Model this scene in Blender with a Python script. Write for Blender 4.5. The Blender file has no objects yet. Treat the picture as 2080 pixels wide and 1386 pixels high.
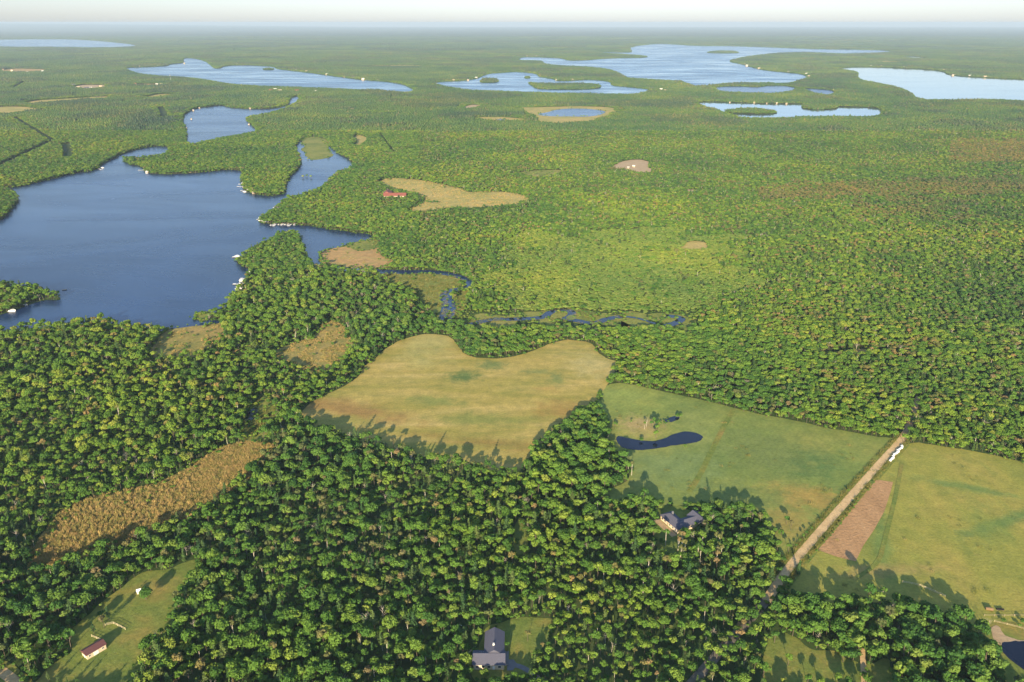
import bpy, math, random
import numpy as np
from mathutils import Vector, noise
from mathutils.geometry import tessellate_polygon

S = bpy.context.scene
C = S.collection
R = math.radians
rng = np.random.default_rng(7)
random.seed(7)

# ------------------------------------------------------------------ camera
H = 290.0; F = 1618.0; CX, CY = 1040.0, 693.0; PITCH = math.atan((693 - 46) / F)
cam = bpy.data.cameras.new('camera'); camo = bpy.data.objects.new('camera', cam); C.objects.link(camo)
camo.location = (0, 0, H); camo.rotation_euler = (R(90) - PITCH, 0, 0)
cam.sensor_width = 36; cam.lens = 36 * F / 2080; cam.clip_start = 1; cam.clip_end = 300000
S.camera = camo

# ------------------------------------------------------------------ sky, sun, exposure
AX, AY = (1310 - CX) / F, (CY - 530) / F          # the point opposite the sun lies at this pixel
sd = Vector((AX, math.cos(PITCH) + AY * math.sin(PITCH), -math.sin(PITCH) + AY * math.cos(PITCH))).normalized()
SUN_EL = math.asin(-sd.z); SUN_AZ = math.atan2(-sd.x, -sd.y)
w = bpy.data.worlds.new('World'); S.world = w; w.use_nodes = True
nt = w.node_tree; bg = nt.nodes['Background']
sky = nt.nodes.new('ShaderNodeTexSky'); sky.sky_type = 'NISHITA'; sky.sun_disc = False
sky.sun_elevation = SUN_EL; sky.sun_rotation = SUN_AZ; sky.altitude = 300
sky.air_density = 1.0; sky.dust_density = 0.6; sky.ozone_density = 1.5
hs = nt.nodes.new('ShaderNodeHueSaturation'); hs.inputs['Saturation'].default_value = 0.8; nt.links.new(sky.outputs[0], hs.inputs['Color'])
tn = nt.nodes.new('ShaderNodeMix'); tn.data_type = 'RGBA'; tn.blend_type = 'MULTIPLY'; tn.inputs[0].default_value = 1; tn.inputs[7].default_value = (0.86, 0.97, 1.12, 1)
nt.links.new(hs.outputs[0], tn.inputs[6]); tc = nt.nodes.new('ShaderNodeTexCoord'); sx = nt.nodes.new('ShaderNodeSeparateXYZ'); nt.links.new(tc.outputs['Generated'], sx.inputs[0])
gr = nt.nodes.new('ShaderNodeValToRGB'); nt.links.new(sx.outputs['Z'], gr.inputs[0]); gr.color_ramp.elements[0].color = (0.69, 0.68, 0.80, 1); gr.color_ramp.elements[0].position = 0.0
gr.color_ramp.elements[1].color = (1.15, 1.2, 1.2, 1); gr.color_ramp.elements[1].position = 0.30
tg = nt.nodes.new('ShaderNodeMix'); tg.data_type = 'RGBA'; tg.blend_type = 'MULTIPLY'; tg.inputs[0].default_value = 1
nt.links.new(tn.outputs[2], tg.inputs[6]); nt.links.new(gr.outputs[0], tg.inputs[7]); nt.links.new(tg.outputs[2], bg.inputs[0]); bg.inputs[1].default_value = 0.095
sun = bpy.data.lights.new('sun', 'SUN'); sun.energy = 5.0; sun.angle = R(0.5); sun.color = (1.0, 0.82, 0.55)
suno = bpy.data.objects.new('sun', sun); C.objects.link(suno)
suno.rotation_euler = sd.to_track_quat('-Z', 'Y').to_euler(); suno.location = (0, -300, 500)
S.view_settings.view_transform = 'Standard'; S.view_settings.look = 'None'; S.view_settings.gamma = 1
S.view_settings.exposure = 1.15
S.cycles.max_bounces = 4; S.cycles.diffuse_bounces = 2; S.cycles.glossy_bounces = 2
S.cycles.transmission_bounces = 2; S.cycles.volume_bounces = 0
S.cycles.use_denoising = True

# ------------------------------------------------------------------ helpers
def G(px, py, z=0.0):
    """where the ray through a photograph point meets the plane at height z"""
    x = (px - CX) / F; v = (CY - py) / F
    dy = math.cos(PITCH) + v * math.sin(PITCH); dz = -math.sin(PITCH) + v * math.cos(PITCH)
    dz = min(dz, -0.004)
    t = (z - H) / dz
    return (x * t, dy * t)
def P(x, y, z):
    """world -> photograph point (numpy friendly)"""
    zz = z - H
    d = y * math.cos(PITCH) - zz * math.sin(PITCH)
    u = y * math.sin(PITCH) + zz * math.cos(PITCH)
    return CX + F * x / d, CY - F * u / d

def tag(o, label=None, cat=None, group=None, kind=None):
    if label: o['label'] = label
    if cat: o['category'] = cat
    if group: o['group'] = group
    if kind: o['kind'] = kind
    return o
def link(name, me, parent=None):
    o = bpy.data.objects.new(name, me); C.objects.link(o)
    if parent: o.parent = parent
    return o
def thing(name, loc, rz, label, cat, group=None):
    o = bpy.data.objects.new(name, None); C.objects.link(o)
    o.location = loc; o.rotation_euler = (0, 0, rz); o.empty_display_size = 2
    return tag(o, label, cat, group)
def mesh(name, v, f, mats, mi=None):
    me = bpy.data.meshes.new(name)
    v = np.asarray(v, dtype=np.float32)
    if isinstance(f, np.ndarray):
        n, k = f.shape
        me.vertices.add(len(v)); me.vertices.foreach_set('co', v.ravel())
        me.loops.add(n * k); me.loops.foreach_set('vertex_index', f.ravel().astype(np.int32))
        me.polygons.add(n); me.polygons.foreach_set('loop_start', np.arange(0, n * k, k, dtype=np.int32))
        if mi is not None: me.polygons.foreach_set('material_index', np.asarray(mi, dtype=np.int32))
        me.update(calc_edges=True); me.validate()
    else:
        me.from_pydata([tuple(map(float, p)) for p in v], [], f)
        if mi is not None: me.polygons.foreach_set('material_index', np.asarray(mi, dtype=np.int32))
    for m in (mats if isinstance(mats, (list, tuple)) else [mats]): me.materials.append(m)
    return me
def cat_mesh(parts):
    """join (v, quads) arrays"""
    V, Q, n = [], [], 0
    for v, q in parts:
        V.append(v); Q.append(q + n); n += len(v)
    return np.concatenate(V), np.concatenate(Q)

class MB:
    """collects boxes, prisms and tubes into one mesh"""
    def __init__(s): s.v = []; s.f = []
    def box(s, x0, x1, y0, y1, z0, z1):
        n = len(s.v)
        s.v += [(x, y, z) for z in (z0, z1) for x, y in ((x0, y0), (x1, y0), (x1, y1), (x0, y1))]
        s.f += [tuple(n + i for i in q) for q in ((3, 2, 1, 0), (4, 5, 6, 7), (0, 1, 5, 4), (1, 2, 6, 5), (2, 3, 7, 6), (3, 0, 4, 7))]
        return s
    def poly(s, pts, faces):
        n = len(s.v); s.v += list(pts); s.f += [tuple(n + i for i in q) for q in faces]; return s
    def tube(s, a, b, r0, r1=None, k=5):
        r1 = r0 if r1 is None else r1
        a, b = Vector(a), Vector(b); d = (b - a).normalized()
        u = d.orthogonal().normalized(); w_ = d.cross(u); n = len(s.v)
        for c, r in ((a, r0), (b, r1)):
            for i in range(k):
                t = 2 * math.pi * i / k; s.v.append(tuple(c + (u * math.cos(t) + w_ * math.sin(t)) * r))
        for i in range(k):
            j = (i + 1) % k; s.f.append((n + i, n + j, n + k + j, n + k + i))
        s.f += [tuple(n + i for i in reversed(range(k))), tuple(n + k + i for i in range(k))]
        return s
    def build(s, name, m, parent=None): return link(name, mesh(name, s.v, s.f, m), parent)

# ------------------------------------------------------------------ materials
def mat(name):
    m = bpy.data.materials.new(name); m.use_nodes = True
    return m, m.node_tree, m.node_tree.nodes['Principled BSDF']
def node(nt, t, **kw):
    n = nt.nodes.new(t)
    for k, v in kw.items():
        if k[0] == 'i' and k[1:].isdigit(): n.inputs[int(k[1:])].default_value = v
        else: setattr(n, k, v)
    return n
def ramp(nt, fac, stops, interp='LINEAR'):
    r = nt.nodes.new('ShaderNodeValToRGB'); r.color_ramp.interpolation = interp
    e = r.color_ramp.elements
    while len(e) < len(stops): e.new(0.5)
    for el, (p, c) in zip(e, stops): el.position = p; el.color = (*c, 1) if len(c) == 3 else c
    nt.links.new(fac, r.inputs[0]); return r.outputs[0]
def noise_tex(nt, vec, scale, detail=3, rough=0.55, dist=0.0):
    n = nt.nodes.new('ShaderNodeTexNoise'); nt.links.new(vec, n.inputs['Vector'])
    n.inputs['Scale'].default_value = scale; n.inputs['Detail'].default_value = detail
    n.inputs['Roughness'].default_value = rough; n.inputs['Distortion'].default_value = dist
    return n.outputs['Fac']
def mix(nt, fac, a, b, mode='MIX'):
    n = nt.nodes.new('ShaderNodeMix'); n.data_type = 'RGBA'; n.blend_type = mode
    for s, v in ((n.inputs[0], fac), (n.inputs[6], a), (n.inputs[7], b)):
        if hasattr(v, 'links'): nt.links.new(v, s)
        elif isinstance(v, tuple): s.default_value = (*v, 1) if len(v) == 3 else v
        else: s.default_value = v
    return n.outputs[2]
def mth(nt, op, a, b=0.0, c=0.0):
    n = nt.nodes.new('ShaderNodeMath'); n.operation = op
    for i, v in enumerate((a, b, c)):
        if hasattr(v, 'links'): nt.links.new(v, n.inputs[i])
        else: n.inputs[i].default_value = v
    return n.outputs[0]
def pos(nt, scale=(1, 1, 1), rz=0.0):
    g = nt.nodes.new('ShaderNodeNewGeometry'); m = nt.nodes.new('ShaderNodeMapping')
    m.inputs['Scale'].default_value = scale; m.inputs['Rotation'].default_value = (0, 0, rz)
    nt.links.new(g.outputs['Position'], m.inputs[0]); return m.outputs[0]
def bump(nt, bs, h, strength=0.5, dist=1.0):
    b = nt.nodes.new('ShaderNodeBump'); b.inputs['Strength'].default_value = strength; b.inputs['Distance'].default_value = dist
    nt.links.new(h, b.inputs['Height']); nt.links.new(b.outputs[0], bs.inputs['Normal'])
def ellipse_mask(nt, cx, cy, rx, ry, rz=0.0, soft=0.9, wob=0.9, sc=None):
    """1 inside an ellipse given in world metres, fading and ragged at its rim"""
    g = nt.nodes.new('ShaderNodeNewGeometry')
    s = nt.nodes.new('ShaderNodeVectorMath'); s.operation = 'SUBTRACT'; s.inputs[1].default_value = (cx, cy, 0)
    nt.links.new(g.outputs['Position'], s.inputs[0])
    m = nt.nodes.new('ShaderNodeMapping'); m.vector_type = 'TEXTURE'
    m.inputs['Rotation'].default_value = (0, 0, rz); m.inputs['Scale'].default_value = (rx, ry, 1e6)
    nt.links.new(s.outputs[0], m.inputs[0])
    l = nt.nodes.new('ShaderNodeVectorMath'); l.operation = 'LENGTH'; nt.links.new(m.outputs[0], l.inputs[0])
    n = noise_tex(nt, g.outputs['Position'], sc or 4.5 / max(rx, ry), 6, 0.65)
    d = mth(nt, 'ADD', l.outputs['Value'], mth(nt, 'MULTIPLY', mth(nt, 'SUBTRACT', n, 0.5), wob * 2))
    r = nt.nodes.new('ShaderNodeMapRange'); r.interpolation_type = 'SMOOTHSTEP'
    nt.links.new(d, r.inputs[0]); r.inputs[1].default_value = 1.0; r.inputs[2].default_value = 1.0 - soft
    r.inputs[3].default_value = 0; r.inputs[4].default_value = 1
    return r.outputs[0]

def flat(name, col, rough=0.8, var=0.25, sc=1.5, spec=0.2, metal=0.0):
    m, nt, b = mat(name); c = col
    f = noise_tex(nt, pos(nt), sc, 4)
    lo = tuple(x * (1 - var) for x in c); hi = tuple(min(1, x * (1 + var)) for x in c)
    nt.links.new(ramp(nt, f, [(0.3, lo), (0.7, hi)]), b.inputs['Base Color'])
    b.inputs['Roughness'].default_value = rough; b.inputs['Specular IOR Level'].default_value = spec
    b.inputs['Metallic'].default_value = metal
    return m

def leafmat(name, cols, tile=False, region=True):
    """foliage: colour varies from tree to tree and in large drifts"""
    m, nt, b = mat(name)
    if tile:
        v = nt.nodes.new('ShaderNodeTexVoronoi'); v.inputs['Scale'].default_value = 1.0
        nt.links.new(pos(nt, (0.18, 0.18, 0.0)), v.inputs['Vector'])
        sp = nt.nodes.new('ShaderNodeSeparateColor'); nt.links.new(v.outputs['Color'], sp.inputs[0]); r = sp.outputs[0]
    else:
        r = nt.nodes.new('ShaderNodeObjectInfo').outputs['Random']
    c = ramp(nt, r, cols)
    if region:
        f = noise_tex(nt, pos(nt, (1, 1, 0)), 0.0042, 4, 0.6)
        t = ramp(nt, f, [(0.32, (0.64, 0.78, 1.05)), (0.5, (1, 1, 1)), (0.68, (1.42, 1.20, 0.95))])
        c = mix(nt, 1.0, c, t, 'MULTIPLY')
        f2 = noise_tex(nt, pos(nt, (1, 0.5, 0)), 0.0016, 5, 0.65)
        t2 = ramp(nt, f2, [(0.38, (0.70, 0.80, 0.95)), (0.62, (1.18, 1.08, 0.95))] if tile else [(0.35, (0.85, 0.90, 1.0)), (0.65, (1.2, 1.1, 0.95))])
        c = mix(nt, 1.0, c, t2, 'MULTIPLY')
    f3 = noise_tex(nt, pos(nt), 0.9, 2)
    t3 = ramp(nt, f3, [(0.3, (0.75, 0.78, 0.75)), (0.7, (1.2, 1.18, 1.1))])
    c = mix(nt, 1.0, c, t3, 'MULTIPLY')
    nt.links.new(c, b.inputs['Base Color'])
    b.inputs['Roughness'].default_value = 0.7; b.inputs['Specular IOR Level'].default_value = 0.15
    return m

GREENS = [(0.0, (0.044, 0.108, 0.018)), (0.3, (0.068, 0.148, 0.021)), (0.6, (0.095, 0.178, 0.024)), (0.85, (0.126, 0.204, 0.028)), (0.96, (0.160, 0.228, 0.034)), (1.0, (0.19, 0.240, 0.042))]
RUSTS = [(0.0, (0.100, 0.128, 0.036)), (0.5, (0.130, 0.135, 0.044)), (0.85, (0.170, 0.150, 0.055)), (0.95, (0.22, 0.155, 0.070)), (1.0, (0.14, 0.160, 0.055))]
PINES = [(0.0, (0.040, 0.092, 0.028)), (0.5, (0.066, 0.120, 0.032)), (1.0, (0.100, 0.145, 0.042))]
HOTSPOT_WILLOW = [(0.0, (0.095, 0.165, 0.030)), (0.5, (0.130, 0.195, 0.036)), (1.0, (0.180, 0.225, 0.050))]  # scrub greens paled: the bright spot opposite the sun put into the colour
M = {}
M['green'] = leafmat('broadleaf foliage', GREENS)
M['willow'] = leafmat('willow scrub', HOTSPOT_WILLOW)
M['rust'] = leafmat('rusty foliage', RUSTS)
M['pine'] = leafmat('pine needles', PINES)
M['canopy_pine'] = leafmat('distant conifer canopy', [(0.0, (0.035, 0.070, 0.026)), (0.5, (0.055, 0.090, 0.032)), (0.85, (0.085, 0.105, 0.042)), (1.0, (0.12, 0.115, 0.055))], tile=True)
M['bark'] = flat('bark', (0.12, 0.095, 0.07), 0.9)
M['birchbark'] = flat('birch bark', (0.50, 0.45, 0.36), 0.8)
M['snag'] = flat('dead wood', (0.42, 0.37, 0.30), 0.85)
M['canopy'] = leafmat('distant canopy', [(0.0, (0.040, 0.086, 0.022)), (0.3, (0.054, 0.106, 0.025)), (0.6, (0.068, 0.122, 0.029)), (0.86, (0.088, 0.136, 0.034)), (0.94, (0.108, 0.115, 0.045)), (1.0, (0.135, 0.125, 0.058))], tile=True)

GAIN = {'tan hayfield': 1.45, 'green crop field': 1.45, 'mown meadow': 1.5, 'rough lawn': 1.3, 'tan marsh': 1.15, 'golden marsh': 1.5, 'green fen': 1.3, 'reddish mud flat': 1.35, 'bare tilled soil': 1.4, 'dirt road surface': 1.15}
MOTTLE = {'tan hayfield': [(0.014, (0.155, 0.165, 0.040), .50), (0.035, (0.30, 0.20, 0.060), .58)], 'green crop field': [(0.010, (0.19, 0.185, 0.045), .54)], 'mown meadow': [(0.012, (0.115, 0.155, 0.036), .54), (0.03, (0.23, 0.18, 0.055), .60)], 'rough lawn': [(0.05, (0.10, 0.145, 0.03), .5)]}
def ground_mat(name, stops, sc, rough=0.95, bumps=(0.5, 0.6), fine=(0.75, 1.25), stretch=(1, 1, 1), rz=0.0, patches=(), mid=None):
    m, nt, b = mat(name)
    p = pos(nt, stretch, rz)
    k_ = GAIN.get(name, 1.0); g_ = lambda c_: tuple(min(.8, x * k_) for x in c_)
    c = ramp(nt, noise_tex(nt, p, sc, 6, 0.6, 0.3), [(a_, g_(b_)) for a_, b_ in stops])
    for (px, py, rx, ry, ang, col) in patches:
        x, y = G(px, py)
        c = mix(nt, ellipse_mask(nt, x, y, rx, ry, ang), c, g_(col))
    if name in MOTTLE:
        for sc2, col2, th in MOTTLE[name]:
            fm2 = noise_tex(nt, pos(nt, stretch, rz + .3), sc2, 6, 0.65, 0.8); c = mix(nt, ramp(nt, fm2, [(th, (0, 0, 0)), (th + .16, (.75,) * 3)]), c, g_(col2))
    if mid:
        fm = noise_tex(nt, pos(nt), mid, 4, 0.6)
        c = mix(nt, 1.0, c, ramp(nt, fm, [(0.3, (0.82, 0.86, 0.85)), (0.7, (1.2, 1.15, 1.1))]), 'MULTIPLY')
    f = noise_tex(nt, pos(nt), bumps[1], 5, 0.7)
    c = mix(nt, 1.0, c, ramp(nt, f, [(0.25, (fine[0],) * 3), (0.75, (fine[1],) * 3)]), 'MULTIPLY')
    nt.links.new(c, b.inputs['Base Color']); b.inputs['Roughness'].default_value = rough
    b.inputs['Specular IOR Level'].default_value = 0.1
    bump(nt, b, f, bumps[0], 0.6)
    return m, nt, b

M['floor'] = ground_mat('forest floor', [(0.3, (0.035, 0.060, 0.018)), (0.5, (0.050, 0.085, 0.024)), (0.72, (0.085, 0.105, 0.035))], 0.004, bumps=(0.6, 0.25), mid=0.03)[0]
M['fieldA'] = ground_mat('tan hayfield', [(0.28, (0.165, 0.165, 0.036)), (0.45, (0.235, 0.195, 0.050)), (0.58, (0.290, 0.225, 0.068)), (0.72, (0.35, 0.265, 0.095))], 0.03,
    stretch=(0.4, 1.6, 1), rz=-0.12, patches=[(942, 765, 24, 20, 0.35, (0.085, 0.120, 0.035)), (1000, 742, 22, 16, 0.0, (0.12, 0.145, 0.045)), (1130, 770, 10, 20, 0.0, (0.14, 0.155, 0.048)),
    (1090, 755, 24, 8, 0.0, (0.16, 0.165, 0.05)), (880, 815, 40, 14, -0.2, (0.16, 0.170, 0.045)), (960, 850, 60, 18, -0.1, (0.165, 0.170, 0.045)),
    (700, 830, 85, 22, -0.35, (0.21, 0.135, 0.045)), (1150, 835, 40, 30, 0, (0.235, 0.160, 0.045)), (1000, 900, 90, 14, -0.2, (0.20, 0.145, 0.040)), (1210, 740, 40, 50, 0, (0.30, 0.25, 0.095)), (870, 700, 40, 90, 0, (0.27, 0.235, 0.08))], mid=0.12)[0]
mB, ntB, bB = ground_mat('green crop field', [(0.3, (0.085, 0.130, 0.035)), (0.5, (0.130, 0.162, 0.040)), (0.7, (0.185, 0.182, 0.045))], 0.012, bumps=(0.4, 0.5),
    patches=[(1640, 1010, 40, 22, -0.3, (0.225, 0.165, 0.045)), (1600, 1060, 24, 30, 0, (0.20, 0.165, 0.045)), (1640, 940, 40, 30, 0.3, (0.070, 0.120, 0.035)), (1500, 1010, 45, 25, 0, (0.115, 0.145, 0.04)),
             (1310, 880, 60, 40, 0, (0.19, 0.195, 0.050)), (1300, 865, 22, 26, 0, (0.26, 0.20, 0.085)), (1420, 870, 26, 60, 0, (0.155, 0.18, 0.05)), (1360, 950, 60, 40, 0, (0.125, 0.165, 0.055)),
             (1280, 800, 60, 50, 0, (0.165, 0.20, 0.05)), (1560, 920, 50, 50, 0, (0.11, 0.14, 0.04))], mid=0.10)
wv = ntB.nodes.new('ShaderNodeTexWave'); wv.bands_direction = 'X'; wv.inputs['Scale'].default_value = 0.075; wv.inputs['Distortion'].default_value = 2.5; wv.inputs['Detail'].default_value = 2
ntB.links.new(pos(ntB, (1, 1, 1), R(38)), wv.inputs['Vector'])
lk = [l for l in ntB.links if l.to_socket == bB.inputs['Base Color']][0]
cB = mix(ntB, 1.0, lk.from_socket, ramp(ntB, wv.outputs['Fac'], [(0.0, (0.965, 0.975, 0.97)), (1.0, (1.03, 1.02, 1.01))]), 'MULTIPLY'); ntB.links.new(cB, bB.inputs['Base Color'])
M['fieldB'] = mB
M['fieldC'] = ground_mat('mown meadow', [(0.3, (0.130, 0.150, 0.033)), (0.5, (0.185, 0.180, 0.038)), (0.7, (0.235, 0.190, 0.048))], 0.016, stretch=(1.3, 0.7, 1), rz=0.5,
    patches=[(2040, 1060, 60, 8, 0.4, (0.10, 0.14, 0.038)), (1960, 990, 50, 8, -0.4, (0.115, 0.15, 0.04)), (1790, 1100, 8, 60, -0.35, (0.105, 0.145, 0.038)), (1800, 1160, 45, 9, 0.1, (0.225, 0.17, 0.055))], mid=0.11)[0]
M['plough'] = ground_mat('bare tilled soil', [(0.3, (0.24, 0.140, 0.065)), (0.5, (0.31, 0.180, 0.085)), (0.75, (0.36, 0.215, 0.105))], 0.05, stretch=(1.8, 0.25, 1), rz=R(-28), bumps=(0.9, 0.5))[0]
M['lawn'] = ground_mat('rough lawn', [(0.3, (0.085, 0.125, 0.028)), (0.5, (0.140, 0.160, 0.035)), (0.7, (0.215, 0.165, 0.045))], 0.035, mid=0.25)[0]
M['marsh'] = ground_mat('tan marsh', [(0.3, (0.16, 0.17, 0.045)), (0.5, (0.25, 0.205, 0.062)), (0.72, (0.33, 0.225, 0.085))], 0.03, bumps=(0.9, 0.4), mid=0.2)[0]
M['marsh_gold'] = ground_mat('golden marsh', [(0.3, (0.19, 0.19, 0.05)), (0.5, (0.27, 0.22, 0.072)), (0.72, (0.34, 0.245, 0.09))], 0.012, bumps=(0.9, 0.2), mid=0.06)[0]
M['fen'] = ground_mat('green fen', [(0.3, (0.10, 0.13, 0.03)), (0.5, (0.165, 0.18, 0.04)), (0.72, (0.22, 0.20, 0.06))], 0.02, bumps=(0.9, 0.3), mid=0.1)[0]
M['mud'] = ground_mat('reddish mud flat', [(0.3, (0.26, 0.175, 0.070)), (0.5, (0.33, 0.205, 0.085)), (0.68, (0.20, 0.20, 0.06))], 0.03, bumps=(0.7, 0.3), mid=0.12)[0]
M['sand'] = ground_mat('sand', [(0.3, (0.40, 0.28, 0.16)), (0.7, (0.50, 0.37, 0.22))], 0.1)[0]
M['dirt'] = ground_mat('dirt road surface', [(0.3, (0.46, 0.31, 0.15)), (0.7, (0.58, 0.41, 0.21))], 0.1, bumps=(0.4, 0.8))[0]
M['asphalt'] = ground_mat('old asphalt', [(0.3, (0.15, 0.13, 0.10)), (0.7, (0.22, 0.19, 0.145))], 0.3)[0]
M['concrete'] = flat('concrete', (0.17, 0.17, 0.18), 0.9, 0.15, 0.5)
M['pads'] = ground_mat('lily pads', [(0.3, (0.13, 0.18, 0.05)), (0.7, (0.22, 0.25, 0.10))], 0.1)[0]

def water_mat(name, base, rough, bumpy, sc=0.5, band=None):
    m, nt, b = mat(name)
    f = noise_tex(nt, pos(nt, (1, 1, 0)), 0.004, 5, 0.6, 0.6)
    lo = tuple(x * 0.6 for x in base); hi = tuple(x * 1.45 for x in base)
    nt.links.new(ramp(nt, f, [(0.3, lo), (0.7, hi)]), b.inputs['Base Color'])
    b.inputs['IOR'].default_value = 1.33; b.inputs['Specular IOR Level'].default_value = 0.5
    wf = noise_tex(nt, pos(nt, (0.5, 1.6, 0), 0.15), 0.0045, 5, 0.65, 1.0)
    r = nt.nodes.new('ShaderNodeMapRange'); nt.links.new(wf, r.inputs[0])
    r.inputs[1].default_value = 0.35; r.inputs[2].default_value = 0.62; r.inputs[3].default_value = rough * (0.35 if not bumpy else 0.7); r.inputs[4].default_value = rough
    nt.links.new(r.outputs[0], b.inputs['Roughness'])
    if bumpy: bump(nt, b, noise_tex(nt, pos(nt, (0.6, 1, 1)), sc, 3, 0.6), bumpy, 0.3)
    return m
M['lake'] = water_mat('rippled lake water', (0.010, 0.030, 0.085), 0.30, 0.2)
M['far'] = water_mat('wind ruffled far water', (0.03, 0.085, 0.15), 0.34, 0.0)
M['calm'] = water_mat('calm far water', (0.03, 0.05, 0.08), 0.10, 0.0)
M['pond'] = water_mat('still pond water', (0.006, 0.012, 0.035), 0.06, 0.04)

# ------------------------------------------------------------------ setting: sheets of ground
def chaikin(p, n=2):
    p = [tuple(map(float, q)) for q in p]
    for _ in range(n):
        o = []
        for i in range(len(p)):
            a, b = p[i], p[(i + 1) % len(p)]
            o.append(tuple(x * 0.75 + y * 0.25 for x, y in zip(a, b))); o.append(tuple(x * 0.25 + y * 0.75 for x, y in zip(a, b)))
        p = o
    return p
TS = 0.62       # tree size
TT = 7.5     # where a near bank is hidden by trees, the traced line is their tops
def outline(pts, smooth=2, rag=0.0, step=None):
    q = [(p[0], p[1], TT if len(p) > 2 else 0.0) for p in pts]
    if smooth: q = chaikin(q, smooth)
    out = [G(*a) for a in q]
    if rag:
        den = []
        for i in range(len(out)):
            a = np.array(out[i]); b = np.array(out[(i + 1) % len(out)])
            k = min(12, max(1, int(np.linalg.norm(b - a) / step)))
            for j in range(k): den.append(a + (b - a) * j / k)
        out = []
        for x, y in den:
            n1 = noise.noise(Vector((x / (rag * 4), y / (rag * 4), 3.1))); n2 = noise.noise(Vector((x / (rag * 4), y / (rag * 4), 9.7)))
            n3 = noise.noise(Vector((x / rag, y / rag, 5.5)))
            out.append((x + n1 * rag + n3 * rag * 0.3, y + n2 * rag + n3 * rag * 0.3))
    return out
POLYS = []      # every outline that keeps the woodland out
EDGES = []      # outlines that get shrubs along them
def sheet(name, poly, z, m, free=True, kind='structure', edge=False):
    vs = [Vector((x, y, 0)) for x, y in poly]
    tris = tessellate_polygon([vs])
    tr = []
    for t in tris:
        a, b, c = (vs[i] for i in t)
        tr.append(t if (b - a).cross(c - a).z > 0 else tuple(reversed(t)))
    o = link(name, mesh(name, [(x, y, z) for x, y in poly], [tuple(t) for t in tr], m)); o['kind'] = kind
    if free: POLYS.append(np.array(poly))
    if edge: EDGES.append(np.array(poly))
    return o
def strip(pts, width, smooth=2):
    """outline of a band along a line of photograph points"""
    q = [tuple(map(float, p)) for p in pts]
    for _ in range(smooth):
        o = [q[0]]
        for a, b in zip(q, q[1:]):
            o.append(tuple(x * 0.75 + y * 0.25 for x, y in zip(a, b))); o.append(tuple(x * 0.25 + y * 0.75 for x, y in zip(a, b)))
        o.append(q[-1]); q = o
    W = np.array([G(*p) for p in q]); T = np.gradient(W, axis=0); T /= np.linalg.norm(T, axis=1)[:, None] + 1e-9
    N = np.stack([-T[:, 1], T[:, 0]], 1)
    wd = np.array([width(i / (len(W) - 1)) if callable(width) else width for i in range(len(W))])[:, None] / 2
    return [tuple(p) for p in W + N * wd] + [tuple(p) for p in (W - N * wd)[::-1]]

def inside(P_, poly):
    x, y = P_[:, 0], P_[:, 1]; res = np.zeros(len(P_), bool)
    x0, y0 = poly.min(0); x1, y1 = poly.max(0)
    idx = np.nonzero((x >= x0) & (x <= x1) & (y >= y0) & (y <= y1))[0]
    if not len(idx): return res
    px, py = x[idx], y[idx]; c = np.zeros(len(idx), bool)
    a = poly; b = np.roll(poly, -1, 0)
    for (ax, ay), (bx, by) in zip(a, b):
        if ay == by: continue
        k = ((ay > py) != (by > py)); 
        if k.any(): c[k] ^= (px[k] < (bx - ax) * (py[k] - ay) / (by - ay) + ax)
    res[idx] = c; return res
# the ground itself: one sheet to the horizon, rising a little far off on the left
gx = np.linspace(-60000, 60000, 49); gy = np.concatenate([[-1500, 5000, 15000, 25000, 32000], np.linspace(36000, 61000, 8)])
gv, gf = [], []
for y in gy:
    for x in gx:
        a = x / max(y, 1); h = max(0.0, min(1.0, (y - 32000) / 26000)) * 250 * max(0.0, min(1.0, (-0.18 - a) / 0.45)) if y > 32000 else 0
        if y > 32000: h += (noise.noise(Vector((x / 5000, y / 5000, 0))) * 0.5 + 0.5) * 14 * min(1, (y - 32000) / 10000)
        gv.append((x, y, min(h, 282)))
nx = len(gx)
for j in range(len(gy) - 1):
    for i in range(nx - 1): gf.append((j * nx + i, j * nx + i + 1, (j + 1) * nx + i + 1, (j + 1) * nx + i))
ground = link('ground', mesh('ground', gv, gf, M['floor'])); ground['kind'] = 'structure'

n = 1   # marks a traced point as tops of the trees on a near bank
WZ = 0.35
lake_main = outline([(-60,396),(0,386),(50,378),(100,366),(150,353),(198,346),(202,338),(230,322),(262,308),(290,301),(325,297),(345,300),(338,312,n),(300,320),(272,324),(256,322),(249,328),(262,335),(290,338),(297,351),(320,355),(360,354),(400,352),(440,348),(470,344),(497,350),(490,366),(491,380),(505,392),(530,398),(560,399),(580,394),(582,374),(592,356),(606,345),(612,330),(606,312),(598,296),(616,282),(640,278),(668,296),(690,315),(722,330),(712,338,n),(690,344,n),(670,356,n),(666,368,n),(640,382,n),(602,395,n),(588,404),(572,416),(550,432),(530,443),(527,450),(540,457),(600,458),(640,462),(680,468),(720,474),(762,478),(758,487),(735,490),(705,497),(688,503),(660,508),(648,518),(645,530),(655,537),(652,545),(637,540),(626,523,n),(620,505,n),(612,478,n),(596,463,n),(570,466,n),(545,480,n),(510,497,n),(488,512,n),(480,526),(484,540),(502,546),(514,551),(506,560),(500,570),(492,586),(474,604),(452,618,n),(425,628,n),(400,634),(392,642),(400,652),(425,654),(455,652),(455,658),(420,661),(342,667),(325,663,n),(300,656,n),(270,649,n),(240,646,n),(200,641,n),(150,646,n),(100,653,n),(50,656,n),(0,668,n),(-60,674,n),(-160,680,n)], 2, 6, 12)
sheet('lake_water', lake_main, WZ, M['lake'])
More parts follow.
